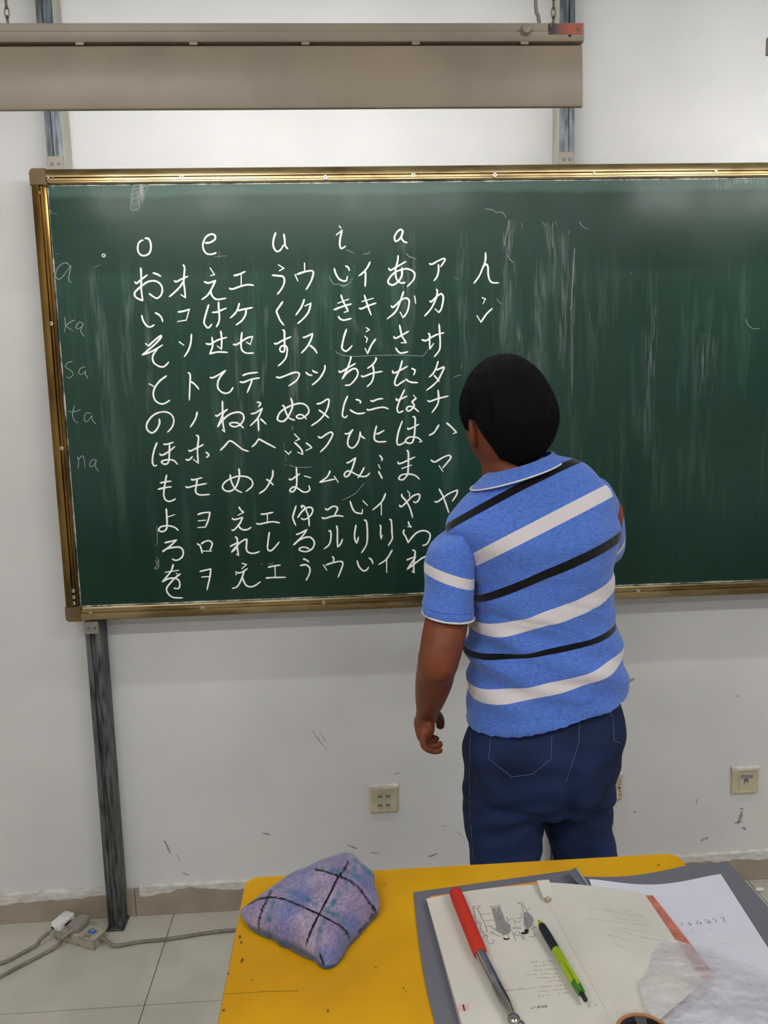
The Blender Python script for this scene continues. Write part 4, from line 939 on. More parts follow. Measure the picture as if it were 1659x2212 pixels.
# --- jeans
m_jean = mat('dark_blue_denim', (30, 46, 84), .8, noise_amt=.3, nscale=7, col2=(20, 31, 58), bump=.25, bscale=420, spec=.2)
m_stitch = mat('denim_seam_thread', (72, 84, 112), .8)
jb = MB()
JP = [((1030,1510),(1325,1440),.098,0),((1020,1555),(1332,1500),.108,-.005),((1003,1600),(1344,1560),.132,-.010),((1001,1650),(1328,1630),.130,-.008),((1001,1700),(1316,1690),.115,0),((1003,1735),(1315,1725),.095,.005)]
jb.loft(interp([pxring(L, R, b_, n=48, p=2.3, dy=d) for L, R, b_, d in JP], 5))
jb.ball(aty(1102, 1668, -.775), (.078, .066, .078), 24, 14); jb.ball(aty(1252, 1650, -.760), (.074, .066, .078), 24, 14)
def leg(rows, low):
    R = [pxring(L, R_, b_, Y=Y, n=36, p=2.1) for L, R_, b_, Y in rows]
    R += [ell(Vector(c), Vector((a, 0, 0)), Vector((0, b_, 0)), 36, 2.1) for c, a, b_ in low]
    jb.loft(interp(R, 4))
cL = lambda z, dx=0, dy=0: (AL.x+dx, AL.y+dy, z); cR = lambda z, dx=0, dy=0: (AR.x+dx, AR.y+dy, z)
leg([((1003,1660),(1180,1650),.095,-.725),((1001,1720),(1180,1715),.092,-.725),((1004,1775),(1172,1772),.088,-.725),((1014,1820),(1166,1818),.085,-.722),((1018,1868),(1157,1866),.082,-.72)],
    [(cL(.40), .062, .074), (cL(.25), .060, .070), (cL(.12), .060, .068), (cL(.045), .062, .070)])
leg([((1180,1650),(1330,1630),.095,-.705),((1176,1715),(1318,1690),.092,-.702),((1176,1775),(1316,1745),.088,-.70),((1190,1820),(1321,1795),.086,-.698),((1206,1866),(1334,1848),.084,-.69)],
    [(cR(.40, .006), .064, .076), (cR(.25, .006), .062, .072), (cR(.12), .062, .070), (cR(.045), .064, .072)])
jme = remesh(jb, .0052, 'jeans', it=8, fac=.5)
def jrel(p):
    d = .007*noise.noise((p.x*9, p.y*5, p.z*9))+.0045*noise.noise((p.x*14, p.y*8, p.z*24))
    xs_ = p.x-(.425+(.75-p.z)*.05)
    if p.y < -.70 and p.z > .66: d -= .011*math.exp(-(xs_/.014)**2)*math.exp(-((p.z-.76)/.09)**2)
    if p.y < -.70: d += .006*noise.noise((p.x*7+p.z*22, 2, p.z*8-p.x*16))-.007*max(0, 1-abs(p.z-.712-.10*abs(xs_))/.012)*math.exp(-((abs(xs_)-.07)/.06)**2)
    if p.y < -.74: d += .005*math.exp(-((p.z-.70)/.05)**2)*math.sin((p.z*1.0+abs(p.x-.42)*.5)*110)*.7
    return d
folds(jme, jrel)
print('jeans verts', len(jme.vertices), 'shirt', len(sme.vertices), 'body', len(bme.vertices))
jeans = link('jeans', jme, m_jean, man); jeans['label'] = 'loose dark blue denim jeans'
for pts in ([(1060,1590),(1056,1640),(1106,1678),(1150,1672),(1190,1640),(1192,1590)],[(1252,1545),(1250,1600)],[(1312,1520),(1325,1560),(1326,1600),(1340,1606)],
            [(1252,1600),(1235,1650),(1222,1690)],[(1017,1580),(1014,1660),(1016,1760),(1024,1860)]):
    on_surface(jme, [(a[0]+(b_[0]-a[0])*t/4, a[1]+(b_[1]-a[1])*t/4) for a, b_ in zip(pts, pts[1:]) for t in range(5)], 0, off=.0004, name='seam', rad=.0008, m=m_stitch, parent=jeans, k=1)
# shoes
m_shoe = mat('black_shoe_leather', (28, 26, 26), .45); m_sole = mat('shoe_sole', (70, 64, 58), .8)
for A, t in ((AL, TOE[0]), (AR, TOE[1])):
    f = t.normalized(); s_ = Vector((0, 0, 1)).cross(f)
    def outline(k, z, fr=1.0): return [Vector((A.x, A.y, z))+f*(.065+.135*math.cos(q)*fr)+s_*(.048*k*math.sin(q)*(1+.12*math.cos(q))) for q in [2*math.pi*i/36 for i in range(36)]]
    sh = MB().loft([outline(.96, .022), outline(1.0, .04), outline(.92, .062, .97)[:], [p-f*.018 for p in outline(.74, .082, .82)], [p-f*.045 for p in outline(.55, .098, .55)]]).build('shoe', m_shoe, man)
    MB().loft([outline(1.0, .0005, 1.01), outline(1.05, .004, 1.03), outline(1.05, .020, 1.03), outline(1.0, .023)]).build('sole', m_sole, sh)
# ------------------------------------------------------------------ yellow desk
DZ = .75
m_yel = mat('yellow_painted_wood', (222, 166, 8), .42, noise_amt=.12, nscale=5, col2=(206, 150, 6), bump=.12, bscale=30, spec=.4)
m_wood = mat('bare_wood_edge', (150, 108, 60), .8); m_leg = mat('grey_desk_steel', (110, 112, 116), .4, .6)
dx0, dx1, dy0, dy1 = -.181, .556, -1.50, -1.030
desk = empty('desk', ((dx0+dx1)/2, (dy0+dy1)/2, 0), 'worn yellow painted desk with rounded corners, between the camera and the man', 'desk')
def rrect(x0, x1, y0, y1, r, z, n=8):
    o = []
    for cx, cy, a0 in ((x1-r, y1-r, 0), (x0+r, y1-r, 90), (x0+r, y0+r, 180), (x1-r, y0+r, 270)):
        for k in range(n+1):
            a = math.radians(a0+90*k/n); o.append(Vector((cx+r*math.cos(a), cy+r*math.sin(a), z)))
    return o
top = MB().loft([rrect(dx0+.001, dx1-.001, dy0, dy1-.001, .022, DZ-.024), rrect(dx0, dx1, dy0, dy1, .022, DZ-.022), rrect(dx0, dx1, dy0, dy1, .022, DZ-.003), rrect(dx0+.0025, dx1-.0025, dy0+.002, dy1-.0025, .021, DZ)]).build('desktop', m_yel, desk)
MB().box(dx0+.05, dx1-.05, dy0+.05, dy1-.06, DZ-.16, DZ-.0245).build('drawer_box', m_leg, desk, smooth=False, bevel=.004)
for x in (dx0+.055, dx1-.055):
    for y in (dy0+.06, dy1-.07):
        MB().box(x-.0125, x+.0125, y-.0125, y+.0125, 0, DZ-.0245).build('leg', m_leg, desk, smooth=False, bevel=.002)
    MB().box(x-.01, x+.01, dy0+.073, dy1-.083, .12, .145).build('stretcher', m_leg, desk, smooth=False, bevel=.002)
# chips and marks in the paint
m_chip = mat('paint_chip', (122, 92, 46), .9, noise_amt=.4, nscale=300); m_mk = mat('dirt_mark', (168, 122, 30), .8)
cb = MB()
def blob(mb, px, py, rx, ry, z, n=12, y=None):
    c = atz(px, py, z) if y is None else aty(px, py, y); pts = []
    for k in range(n):
        a = 2*math.pi*k/n; q = random.uniform(.6, 1.15)
        o = Vector((rx*math.cos(a)*q, ry*math.sin(a)*q, 0)) if y is None else Vector((rx*math.cos(a)*q, 0, ry*math.sin(a)*q))
        pts.append(c+o)
    mb.add([c]+pts, [(0, 1+k, 1+(k+1) % n) for k in range(n)])
for px, py, rx, ry in ((518,2024,.002,.007),(521,2036,.0015,.004),(523,2075,.002,.006),(493,2103,.0015,.003),(483,2182,.002,.003),(708,2184,.002,.003),(872,2134,.001,.002),(877,2142,.001,.001),(545,2117,.0015,.002),(812,2090,.002,.001),(1423,1869,.003,.002),(1145,1891,.001,.001),(830,1911,.003,.0006),(780,1970,.001,.001)):
    blob(cb, px, py, rx, ry, DZ+.0003)
tag(cb.build('paint_chip', m_chip, desk, fix=False), kind='stuff')
cr = MB()
for pts in (((488,2147),(540,2144),(590,2141),(645,2140)),((505,2030),(500,2060),(498,2090))):
    P = smoothpath([atz(x, y, DZ+.0003) for x, y in pts], 5); cr.grid([[p+Vector((0, .0004*random.uniform(.4, 1.4), 0)), p-Vector((0, .0004, 0))] for p in P])
tag(cr.build('paint_crack', m_chip, desk, fix=False), kind='stuff')

# ------------------------------------------------------------------ cloth duster
def cloth_mat():
    m = bpy.data.materials.new('terry_cloth'); m.use_nodes = True; nt = m.node_tree; b = nt.nodes['Principled BSDF']
    at = nt.nodes.new('ShaderNodeVertexColor'); at.layer_name = 'Col'; tc = nt.nodes.new('ShaderNodeTexCoord')
    n = nt.nodes.new('ShaderNodeTexNoise'); n.inputs['Scale'].default_value = 320; nt.links.new(tc.outputs['Object'], n.inputs['Vector'])
    mx = nt.nodes.new('ShaderNodeMix'); mx.data_type = 'RGBA'; mx.blend_type = 'MULTIPLY'; mx.inputs[0].default_value = .55
    r = nt.nodes.new('ShaderNodeValToRGB'); r.color_ramp.elements[0].position = .3; r.color_ramp.elements[0].color = (.5, .5, .5, 1); r.color_ramp.elements[1].position = .6
    nt.links.new(n.outputs['Fac'], r.inputs[0]); nt.links.new(at.outputs['Color'], mx.inputs[6]); nt.links.new(r.outputs[0], mx.inputs[7]); nt.links.new(mx.outputs[2], b.inputs['Base Color'])
    b.inputs['Roughness'].default_value = 1; b.inputs['Specular IOR Level'].default_value = .05; b.inputs['Sheen Weight'].default_value = .3
    bp = nt.nodes.new('ShaderNodeBump'); bp.inputs['Strength'].default_value = .9; bp.inputs['Distance'].default_value = .0015; nt.links.new(n.outputs['Fac'], bp.inputs['Height']); nt.links.new(bp.outputs[0], b.inputs['Normal'])
    return m
# outline walked clockwise from the left tip: pixel and height above the desk
OUT = [((518,1970),.012),((545,1952),.020),((590,1920),.030),((650,1885),.040),((700,1862),.046),((738,1848),.050),((760,1849),.050),((785,1868),.044),((808,1888),.036),((808,1906),.030),((820,1950),.020),
       ((806,1972),.014),((780,2008),.010),((755,2034),.010),((742,2058),.009),((728,2076),.008),((712,2081),.010),((694,2076),.012),((676,2056),.016),((662,2046),.020),((640,2036),.020),((618,2026),.018),((600,2020),.018),((582,2008),.016),((562,2002),.016),((535,1992),.012)]
oc = [atz(p[0], p[1], DZ+h) for p, h in OUT]
ring = smoothpath(oc+[oc[0]], 7)[:-1]; nR = len(ring)
cen = atz(690, 1955, DZ+.052)
KR_ = 60; rows = []; hol = atz(682, 2040, DZ+.022)
for i in range(KR_+1):
    t = i/KR_; row = []
    for j, p in enumerate(ring):
        q = p.lerp(cen, t); base = p.z+(cen.z-p.z)*min(1, t*1.0)
        bul = .017*math.sin(math.pi*min(1, t)**.6)*(1-t*.35)
        z = base+bul-.012*math.exp(-((q.x-hol.x)**2+(q.y-hol.y)**2)/.00006)+.0045*noise.noise((q.x*22, q.y*22, 1))+.0016*noise.noise((q.x*60, q.y*60, 2))
        row.append(Vector((q.x, q.y, z)))
    rows.append(row)
lowr = []
for s, zf in ((.985, .55), (.95, .12), (.90, 0)):
    lowr.append([Vector((cen.x+(p.x-cen.x)*s+.0, cen.y+(p.y-cen.y)*s-.004*(1-zf), DZ+.0006+(p.z-DZ)*zf)) for p in ring])
cl = MB(); cl.loft(lowr[::-1]+rows)
cloth = cl.build('cloth_duster', cloth_mat(), None)
tag(cloth, 'purple and blue checked towelling cloth bundled into a duster on the yellow desk', 'cloth')
LN = [[(535,1953),(560,1942),(583,1938),(612,1942),(650,1957),(690,1975),(735,2000),(748,2012),(755,2028)],[(753,1860),(743,1880),(730,1895),(716,1925),(700,1955),(684,1985),(672,2010),(661,2042)],[(682,1878),(706,1884),(730,1892),(755,1902),(775,1917),(790,1938),(810,1967)],[(585,1925),(578,1942),(568,1960),(561,1980),(558,1998)],[(806,1972),(775,2015)],[(690,2060),(698,2080)]]
BLs = [[(698,1876),(760,1886),(790,1910)],[(772,1860),(757,1893),(738,1925),(720,1950),(705,1975),(696,2000),(684,2030)],[(600,1917),(640,1930),(684,1952)],[(705,1965),(740,1985),(760,2000)],[(592,1948),(586,1964),(580,1985)],[(745,1848),(785,1870),(806,1895)]]
def dseg(p, pl):
    best = 1e9
    for a, b_ in zip(pl, pl[1:]):
        ax, ay = a; bx_, by_ = b_; vx, vy = bx_-ax, by_-ay; t = max(0, min(1, ((p[0]-ax)*vx+(p[1]-ay)*vy)/(vx*vx+vy*vy+1e-9)))
        best = min(best, math.hypot(p[0]-ax-vx*t, p[1]-ay-vy*t))
    return best
ca = cloth.data.color_attributes.new('Col', 'FLOAT_COLOR', 'POINT'); cv = []
pur, lil, bl, tl, blk = (Vector(lin(c)) for c in ((136, 122, 160), (162, 148, 172), (88, 110, 170), (66, 116, 140), (22, 14, 28)))
nlow = 3*nR
for i, v in enumerate(cloth.data.vertices):
    p = proj(v.co); nn = noise.noise(v.co*26); n2 = noise.noise(v.co*90+Vector((5, 5, 5)))
    c = pur.lerp(lil, min(1, max(0, .5+nn)))
    d2 = min(dseg(p, L) for L in BLs); f = max(0, 1-d2/9)*(.8+1.1*n2)
    c = c.lerp(tl, min(1, max(0, f))); c = c.lerp(bl, max(0, min(.7, noise.noise(v.co*15+Vector((9, 2, 0)))*1.6)))
    d = min(dseg(p, L) for L in LN)
    if d < 2.3+.9*n2: c = blk
    c = c*(1+.35*noise.noise(v.co*220))
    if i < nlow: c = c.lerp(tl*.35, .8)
    cv += [*c, 1]
ca.data.foreach_set('color', cv)

# ------------------------------------------------------------------ folder, papers, book
m_fold = mat('grey_plastic_folder', (112, 112, 122), .45, noise_amt=.04, nscale=6)
def patch(cor, zf, ns, nt_, wob=None):
    (a, b_, c, d) = cor; P = []
    for i in range(ns+1):
        s = i/ns; row = []
        for j in range(nt_+1):
            t = j/nt_
            x = (a[0]*(1-s)+b_[0]*s)*(1-t)+(d[0]*(1-s)+c[0]*s)*t; y = (a[1]*(1-s)+b_[1]*s)*(1-t)+(d[1]*(1-s)+c[1]*s)*t
            z = zf(s, t)
            if wob: dx_, dy_ = wob(s, t); x += dx_; y += dy_
            row.append(atz(x, y, z))
        P.append(row)
    return P
fold = empty('document_folder', (.5, -1.2, DZ), 'open grey plastic folder under the textbook, overhanging the right edge of the desk', 'folder')
MB().slab(patch(((893,1927),(1245,1878),(1420,2330),(975,2330)), lambda s, t: DZ+.0022, 12, 12, lambda s, t: (-14*math.sin(math.pi*t)*(1-s), 0)), .0014).build('cover', m_fold, fold)
MB().slab(patch(((1246,1893),(1572,1861),(1990,2330),(1420,2330)), lambda s, t: DZ+.0032, 20, 20, lambda s, t: (0, 10*math.sin(math.pi*min(1, s*1.4))*(1-t))), .0014).build('cover', m_fold, fold)
MB().slab(patch(((1226,1882),(1246,1873),(1272,1912),(1262,1925)), lambda s, t: DZ+.014+.006*(1-t)*(1-s), 4, 6), .0012).build('folded_corner', m_fold, fold)
MB().tube([atz(1245,1876,DZ+.021), atz(1260,1896,DZ+.019), atz(1272,1914,DZ+.016)], .0010, 6).build('worn_fold_edge', mat('worn_edge', (176, 176, 182), .6), fold)
m_pap = mat('white_paper', (214, 216, 228), .8, bump=.08, bscale=30)
psh = patch(((1273,1899),(1557,1888),(1840,2330),(1400,2330)), lambda s, t: DZ+.0046+.010*math.exp(-s*7)*math.exp(-t*14), 24, 24, lambda s, t: (0, 17*math.sin(math.pi*min(1, s))**1.3*(1-t)**2))
paper = MB().slab(psh, .0006).build('loose_paper', m_pap); tag(paper, 'white sheet with faint pencilled characters lying on the grey folder', 'paper')
m_ink = mat('grey_pencil', (70, 72, 92), .8)
def marks(strk, z, w, name, m, parent, y=None):
    mb = MB()
    for s in strk:
        P = smoothpath([atz(x, yy, z) for x, yy in s], 3); row = []
        for i, p in enumerate(P):
            t = (P[min(i+1, len(P)-1)]-P[max(i-1, 0)]).normalized(); nn = Vector((-t.y, t.x, 0)); row.append([p+nn*w/2, p-nn*w/2])
        mb.grid(row)
    return tag(mb.build(name, m, parent, fix=False), kind='stuff')
q = lambda L: [(1450+x/11.06, 1960+y/11.06) for x, y in L]
marks([q(L) for L in [[(268,370),(245,400),(270,440)],[(410,350),(480,425)],[(480,425),(395,400)],[(640,320),(615,355),(620,390),(650,405)],[(670,385),(700,365),(715,380),(690,390),(672,380)],[(785,310),(850,295),(945,380)],[(945,330),(910,360),(850,375)],[(840,360),(880,380)],[(980,268),(1040,290),(1080,330),(1085,370)],[(1180,255),(1210,235),(1250,240),(1260,300),(1255,340),(1325,335)]]], DZ+.0049, .0007, 'pencil_writing', m_ink, paper)
marks([q(L) for L in [[(930,490),(940,540)],[(1015,485),(1035,500)],[(1290,565),(1340,575)],[(1200,850),(1300,860),(1380,875),(1450,910)],[(630,680),(650,690)],[(510,500),(530,515)],[(450,600),(500,540),(580,630)]]], DZ+.0049, .0006, 'faint_pencil_mark', mat('faint_pencil', (168, 170, 186), .9), paper)

m_page = mat('cream_page', (214, 210, 200), .85, noise_amt=.03, nscale=10, bump=.05, bscale=60)
m_pageb = mat('page_block_edge', (196, 192, 196), .8, noise_amt=.1, nscale=120, stretch=(.3, .3, 12))
book = empty('textbook', (.25, -1.25, DZ), 'open textbook with a grey line drawing, lying on the grey folder', 'book')
ZB = DZ+.0032
zl = lambda s, t: DZ+.0135+.0035*math.sin(math.pi*s)**2-.003*max(0, s-.9)*10*.3
LP = ((921,1941),(1166,1910),(1352,2260),(1012,2262))
MB().slab(patch(((924,1946),(1168,1916),(1352,2262),(1010,2266)), lambda s, t: DZ+.011, 10, 6), zb=ZB).build('page_block', m_pageb, book)
Lp = patch(LP, zl, 24, 20, lambda s, t: (0, -5*math.sin(math.pi*s)*(1-t)))
MB().slab(Lp, .0016).build('left_page', m_page, book)
MB().slab(patch(((928,1936),(1170,1903),(1190,1935),(944,1965)), lambda s, t: ZB+.0022, 10, 3), .0010).build('orange_cover', mat('orange_cover', (222, 150, 50), .5), book)
def zr(s, t): return DZ+.0135+.020*math.sin(math.pi*s)**1.1*(1-.3*s)*(1-.25*t)+.003*s
RP = ((1160,1905),(1398,1938),(1520,2120),(1352,2262))
def wobr(s, t): return (6*math.sin(math.pi*t)*(s), (-13*math.sin(math.pi*s*.55)+8*s*s)*(1-t))
Rp = patch(RP, zr, 28, 22, wobr)
MB().slab(Rp, .0012).build('right_page', m_page, book)
MB().slab(patch(((1170,1930),(1402,1945),(1530,2130),(1354,2268)), lambda s, t: min(DZ+.016, zr(s, t)-.0015), 14, 8), zb=DZ+.0054).build('page_block', m_pageb, book)
MB().slab(patch(((1396,1934),(1410,1934),(1540,2100),(1515,2110)), lambda s, t: DZ+.0185, 3, 10), .006).build('pink_page_edge', mat('pink_page_edge', (204, 122, 104), .7, noise_amt=.15, nscale=60), book)
MB().slab(patch(((1160,1902),(1185,1900),(1200,1928),(1174,1940)), lambda s, t: DZ+.022+.004*(1-s)-.006*t, 6, 6), .001).build('curled_corner', m_page, book)
MB().tube(smoothpath([atz(1174,1939,DZ+.0175), atz(1182,1947,DZ+.0172), atz(1190,1941,DZ+.020)], 4), .0014, 6).build('torn_spine', mat('torn_spine', (150, 128, 96), .9), book)
# print on the left page
ZI = DZ+.0175
m_prt = mat('black_print', (96, 94, 94), .9); m_prtg = mat('grey_print', (150, 148, 148), .9); m_blk = mat('solid_black_print', (28, 26, 26), .8)
bvl = BVHTree.FromPolygons([v.co for v in bpy.data.objects['left_page'].data.vertices], [tuple(p.vertices) for p in bpy.data.objects['left_page'].data.polygons])
bvr = BVHTree.FromPolygons([v.co for v in bpy.data.objects['right_page'].data.vertices], [tuple(p.vertices) for p in bpy.data.objects['right_page'].data.polygons])
def onp(x, y, bv=bvl):
    h = bv.ray_cast(CAM, ray(x, y).normalized()); return (h[0]+Vector((0, 0, .0003))) if h[0] is not None else None
def pagestrokes(strk, w, name, m, bv=bvl, lift=0):
    mb = MB()
    for s in strk:
        P = [onp(x, y, bv) for x, y in s]; P = [p+Vector((0,0,lift)) for p in P if p is not None]
        if len(P) < 2: continue
        P = smoothpath(P, 3); row = []
        for i, p in enumerate(P):
            t = (P[min(i+1, len(P)-1)]-P[max(i-1, 0)]); t = t.normalized() if t.length > 1e-7 else Vector((1,0,0)); nn = Vector((-t.y, t.x, 0)); row.append([p+nn*w/2, p-nn*w/2])
        mb.grid(row)
    return tag(mb.build(name, m, book, fix=False), kind='stuff')
dq = lambda L: [(1000+L[i]/8.295, 1930+L[i+1]/8.295) for i in range(0, len(L), 2)]
DR = [[180,240,300,220,305,240,260,265,190,270,185,240],[190,270,215,390,240,520,250,560],[265,270,310,380,370,500,420,610,430,700],[250,520,290,515,320,560,310,620,350,690,400,760],[480,235,560,225,575,250,520,262,480,235],[590,220,660,215,675,235,600,250],
      [970,175,1060,165,1080,190,1050,200,1010,185,970,180],[1050,205,1070,280,1085,340],[1075,200,1130,290,1145,330],[165,400,220,400],[310,380,530,360],[390,490,550,480],[400,590,520,590],[820,490,900,450,940,560],[950,440,1020,455,1025,430],[950,490,1000,520,1030,490],[880,630,1040,630,960,600,890,620],
      [930,700,1010,690,1010,740,925,745,930,700],[1030,740,1080,830],[1070,740,1120,830],[870,660,950,850],[1030,350,1060,400,1040,440],[370,800,430,740,440,800,400,830],[430,850,480,900,540,890,560,850,520,830],[540,700,620,760,700,760],[480,700,520,690,540,740],[1200,660,1300,600],[1140,300,1215,265],[1180,780,1290,770,1260,700],[720,770,740,740,800,745,830,790],[780,420,820,510],[500,590,560,650]]
pagestrokes([dq(L) for L in DR], .0007, 'drawing_line', m_prt)
def pagefill(polys, name, m, lift=.0002):
    mb = MB()
    for L in polys:
        P = [onp(*p) for p in dq(L)]; P = [p for p in P if p is not None]
        c = sum(P, Vector())/len(P); mb.add([c+Vector((0,0,lift))]+[p+Vector((0,0,lift)) for p in P], [(0, 1+k, 1+(k+1) % len(P)) for k in range(len(P))])
    return tag(mb.build(name, m, book, fix=False), kind='stuff')
pagefill([[510,260,580,262,640,420,740,470,800,530,850,570,860,660,830,720,720,740,640,700,570,650,600,600,560,460],[595,255,660,250,710,350,750,470,660,470],[1090,340,1160,335,1240,410,1270,480,1230,600,1150,640,1100,600,1085,470]], 'grey_coat_print', mat('grey_coat_print', (140, 139, 139), .9))
pagefill([[1110,640,1180,645,1175,710,1120,740,1040,730,1045,705,1100,700],[720,790,745,815,790,820,830,800,835,825,780,842,735,830]], 'black_hair_print', m_blk, .0003)
pagestrokes([dq(L) for L in [[600,330,640,400,670,460],[580,470,700,460],[700,600,760,640,800,700],[1120,450,1150,520,1160,600],[1100,460,1240,460]]], .0004, 'drawing_fold', m_prt, lift=.0004)
# lines of small print (too small to read in the photograph)
def textline(x0, y0, x1, y1, n, gaps=(), h=5, bv=bvl, rnd=None):
    out = []; R_ = random.Random(int(x0*7+y0))
    for k in range(n):
        if k in gaps: continue
        x = x0+(x1-x0)*(k+.5)/n; y = y0+(y1-y0)*(k+.5)/n; w = abs(x1-x0)/n*.62
        for _ in range(2):
            a = (x+R_.uniform(-.5, .1)*w, y+R_.uniform(-.5, .5)*h*.6); b_ = (x+R_.uniform(-.1, .5)*w, y+R_.uniform(-.5, .5)*h*.6); out.append([a, b_])
    return out
T = []
z4 = lambda x, y: (880+x/3.687, 1820+y/3.687)
for a, b_, n, g_ in (((970,955),(1160,945),11,(4,5)),((1010,988),(1190,970),11,()),((995,1020),(1190,1005),12,(5,)),((940,1055),(1210,1045),15,(5,6)),((1005,1085),(1220,1070),12,()),((1115,1108),(1240,1100),7,()),((780,1180),(1265,1135),28,(14,15,21)),((1035,1192),(1275,1165),14,(5,6)),((1040,1228),(1295,1195),14,(6,7,8))):
    T += textline(*z4(*a), *z4(*b_), n, g_)
T += textline(*z4(1435,1308), *z4(1520,1300), 3, (1,), 7)
pagestrokes(T, .0006, 'small_print', m_prt)
T = []
z5 = lambda x, y: (1200+x/3.614, 1800+y/3.614)
for a, b_, n in (((510,600),(600,612),6),((245,582),(690,655),26),((375,590),(470,610),7),((455,660),(655,690),12),((245,668),(740,725),24),((530,742),(700,770),10),((370,785),(575,835),12),((650,805),(805,835),8),((480,752),(600,785),8),((470,875),(560,910),6)):
    T += textline(*z5(*a), *z5(*b_), n, (), 4, bvr)
pagestrokes(T, .0006, 'small_print', m_prtg, bvr)
# heading, upside down for the camera
try:
    cu = bpy.data.curves.new('heading', 'FONT'); cu.body = '初めまして'; cu.size = 1; cu.align_x = 'CENTER'; cu.align_y = 'CENTER'
    to = bpy.data.objects.new('heading_tmp', cu); COL.objects.link(to); dg = bpy.context.evaluated_depsgraph_get(); dg.update()
    hm = bpy.data.meshes.new_from_object(to.evaluated_get(dg), depsgraph=dg); bpy.data.objects.remove(to)
    def textmesh(hm, c0, c1, name, m):
        p0 = onp(*c0); p1 = onp(*c1); u = (p0-p1); L = u.length; u.normalize(); v = Vector((0,0,1)).cross(u); xs_ = [w.co.x for w in hm.vertices]; s = L/(max(xs_)-min(xs_)); c = (p0+p1)/2+Vector((0,0,.0004))
        for w in hm.vertices: w.co = c+u*(w.co.x*s)+v*(w.co.y*s)
        hm.name = name; link(name, hm, m, book, smooth=False)
    textmesh(hm, z4(978,1320), z4(1112,1305), 'heading_print', m_blk)
    # page numeral in its pink tab
    tb_ = patch(((z4(400,1300)), (z4(482,1288)), (z4(488,1332)), (z4(414,1345))), lambda s, t: 0, 3, 3)
    P = [[onp(z4(400+8*t+82*s, 1300-12*s+45*t)[0], z4(400+8*t+82*s, 1300-12*s+45*t)[1]) for t in (0, .5, 1)] for s in (0, .5, 1)]
    if all(p is not None for r in P for p in r):
        MB().grid(P).build('pink_tab', mat('pink_tab', (222, 176, 172), .8), book, fix=False)
        cu = bpy.data.curves.new('numeral', 'FONT'); cu.body = '1'; cu.size = 1; cu.align_x = 'CENTER'; cu.align_y = 'CENTER'
        to = bpy.data.objects.new('num_tmp', cu); COL.objects.link(to); dg = bpy.context.evaluated_depsgraph_get(); dg.update()
        hm = bpy.data.meshes.new_from_object(to.evaluated_get(dg), depsgraph=dg); bpy.data.objects.remove(to)
        textmesh(hm, z4(444,1316), z4(454,1315), 'page_number', m_blk)
except Exception as ex: print('heading', ex)

# ------------------------------------------------------------------ pointer and pen
m_red = mat('red_foam_grip', (196, 46, 28), .75, bump=.1, bscale=300); m_chr = mat('worn_chrome', (190, 190, 186), .22, 1.0, noise_amt=.2, nscale=30, stretch=(1, 1, 1))
a = atz(983, 1926, DZ+.0285); b_ = atz(1037, 2058, DZ+.0275); c = atz(1095, 2172, DZ+.0255)
pn = empty('telescopic_pointer', (c.x, c.y, DZ+.018), 'metal telescopic pointer with a red foam handle lying on the left page of the textbook', 'pointer')
dr = (b_-a).normalized()
MB().tube([a-dr*.003, a-dr*.001, a+dr*.004, a+dr*.02, b_-dr*.004, b_, b_+dr*.0008], [.004, .0078, .0098, .0102, .0100, .0098, .0062], 28).build('handle', m_red, pn)
d2 = (c-b_).normalized(); e1 = atz(1106, 2196, DZ+.0245)
MB().tube([b_-dr*.01, b_+d2*.002, mid(b_, c, .5), c, c+d2*.004, e1, e1+d2*.003], [.0073, .0073, .0073, .0070, .0062, .0052, .003], 24).build('shaft', m_chr, pn)
MB().ball(atz(1110, 2202, DZ+.0245), (.0085, .0085, .006), 16, 10).build('shaft_collar', m_chr, pn)
rc = atz(1118, 2215, DZ+.0225); MB().tube([rc+Vector((.008*math.cos(t), .008*math.sin(t), 0)) for t in [2*math.pi*k/20 for k in range(21)]], .0016, 8, caps=False).build('ring', m_chr, pn)
m_grip = mat('dark_rubber_grip', (22, 30, 36), .6); m_clear = mat('clear_yellow_green_plastic', (196, 226, 10), .08, spec=.6, trans=.45); m_gtip = mat('green_plastic', (70, 140, 30), .15, trans=.3)
p0 = atz(1163, 1988, DZ+.0262); p1 = atz(1266, 2162, DZ+.0255); L = (p1-p0); ax = L.normalized(); T_ = L.length
pen = empty('ballpoint_pen', (mid(p0, p1, .5).x, mid(p0, p1, .5).y, DZ+.018), 'translucent yellow-green ballpoint pen with a black grip, beside the book gutter', 'pen')
tp = lambda f: p0+L*f
MB().tube([tp(0), tp(.01), tp(.07), tp(.09)], [.0014, .0022, .0046, .0050], 20).build('tip', m_clear, pen)
MB().tube([tp(.07), tp(.10), tp(.22), tp(.40), tp(.405)], [.0045, .0058, .0062, .0060, .0052], 24).build('grip', m_grip, pen)
MB().tube([tp(.40), tp(.405), tp(.60), tp(.80), tp(.805)], [.005, .0060, .0060, .0060, .005], 24).build('barrel', m_clear, pen)
MB().tube([tp(.41), tp(.55), tp(.56), tp(.80)], [.0028, .0028, .0012, .0012], 12).build('refill', m_grip, pen)
MB().tube([tp(.80), tp(.83), tp(.91), tp(.915)], [.0060, .0061, .0052, .003], 24).build('end_cap', m_gtip, pen)
MB().tube([tp(.90), tp(.905), tp(.99), tp(1.0)], [.0026, .0030, .0030, .0018], 16).build('push_button', m_grip, pen)
cu_ = tp(.80)+Vector((.004, 0, .006)); MB().tube([tp(.86)+Vector((0,0,.0055)), tp(.80)+Vector((0,0,.0085)), tp(.62)+Vector((0,0,.0078))], [.0022, .0018, .0014], 10).build('clip', m_clear, pen)

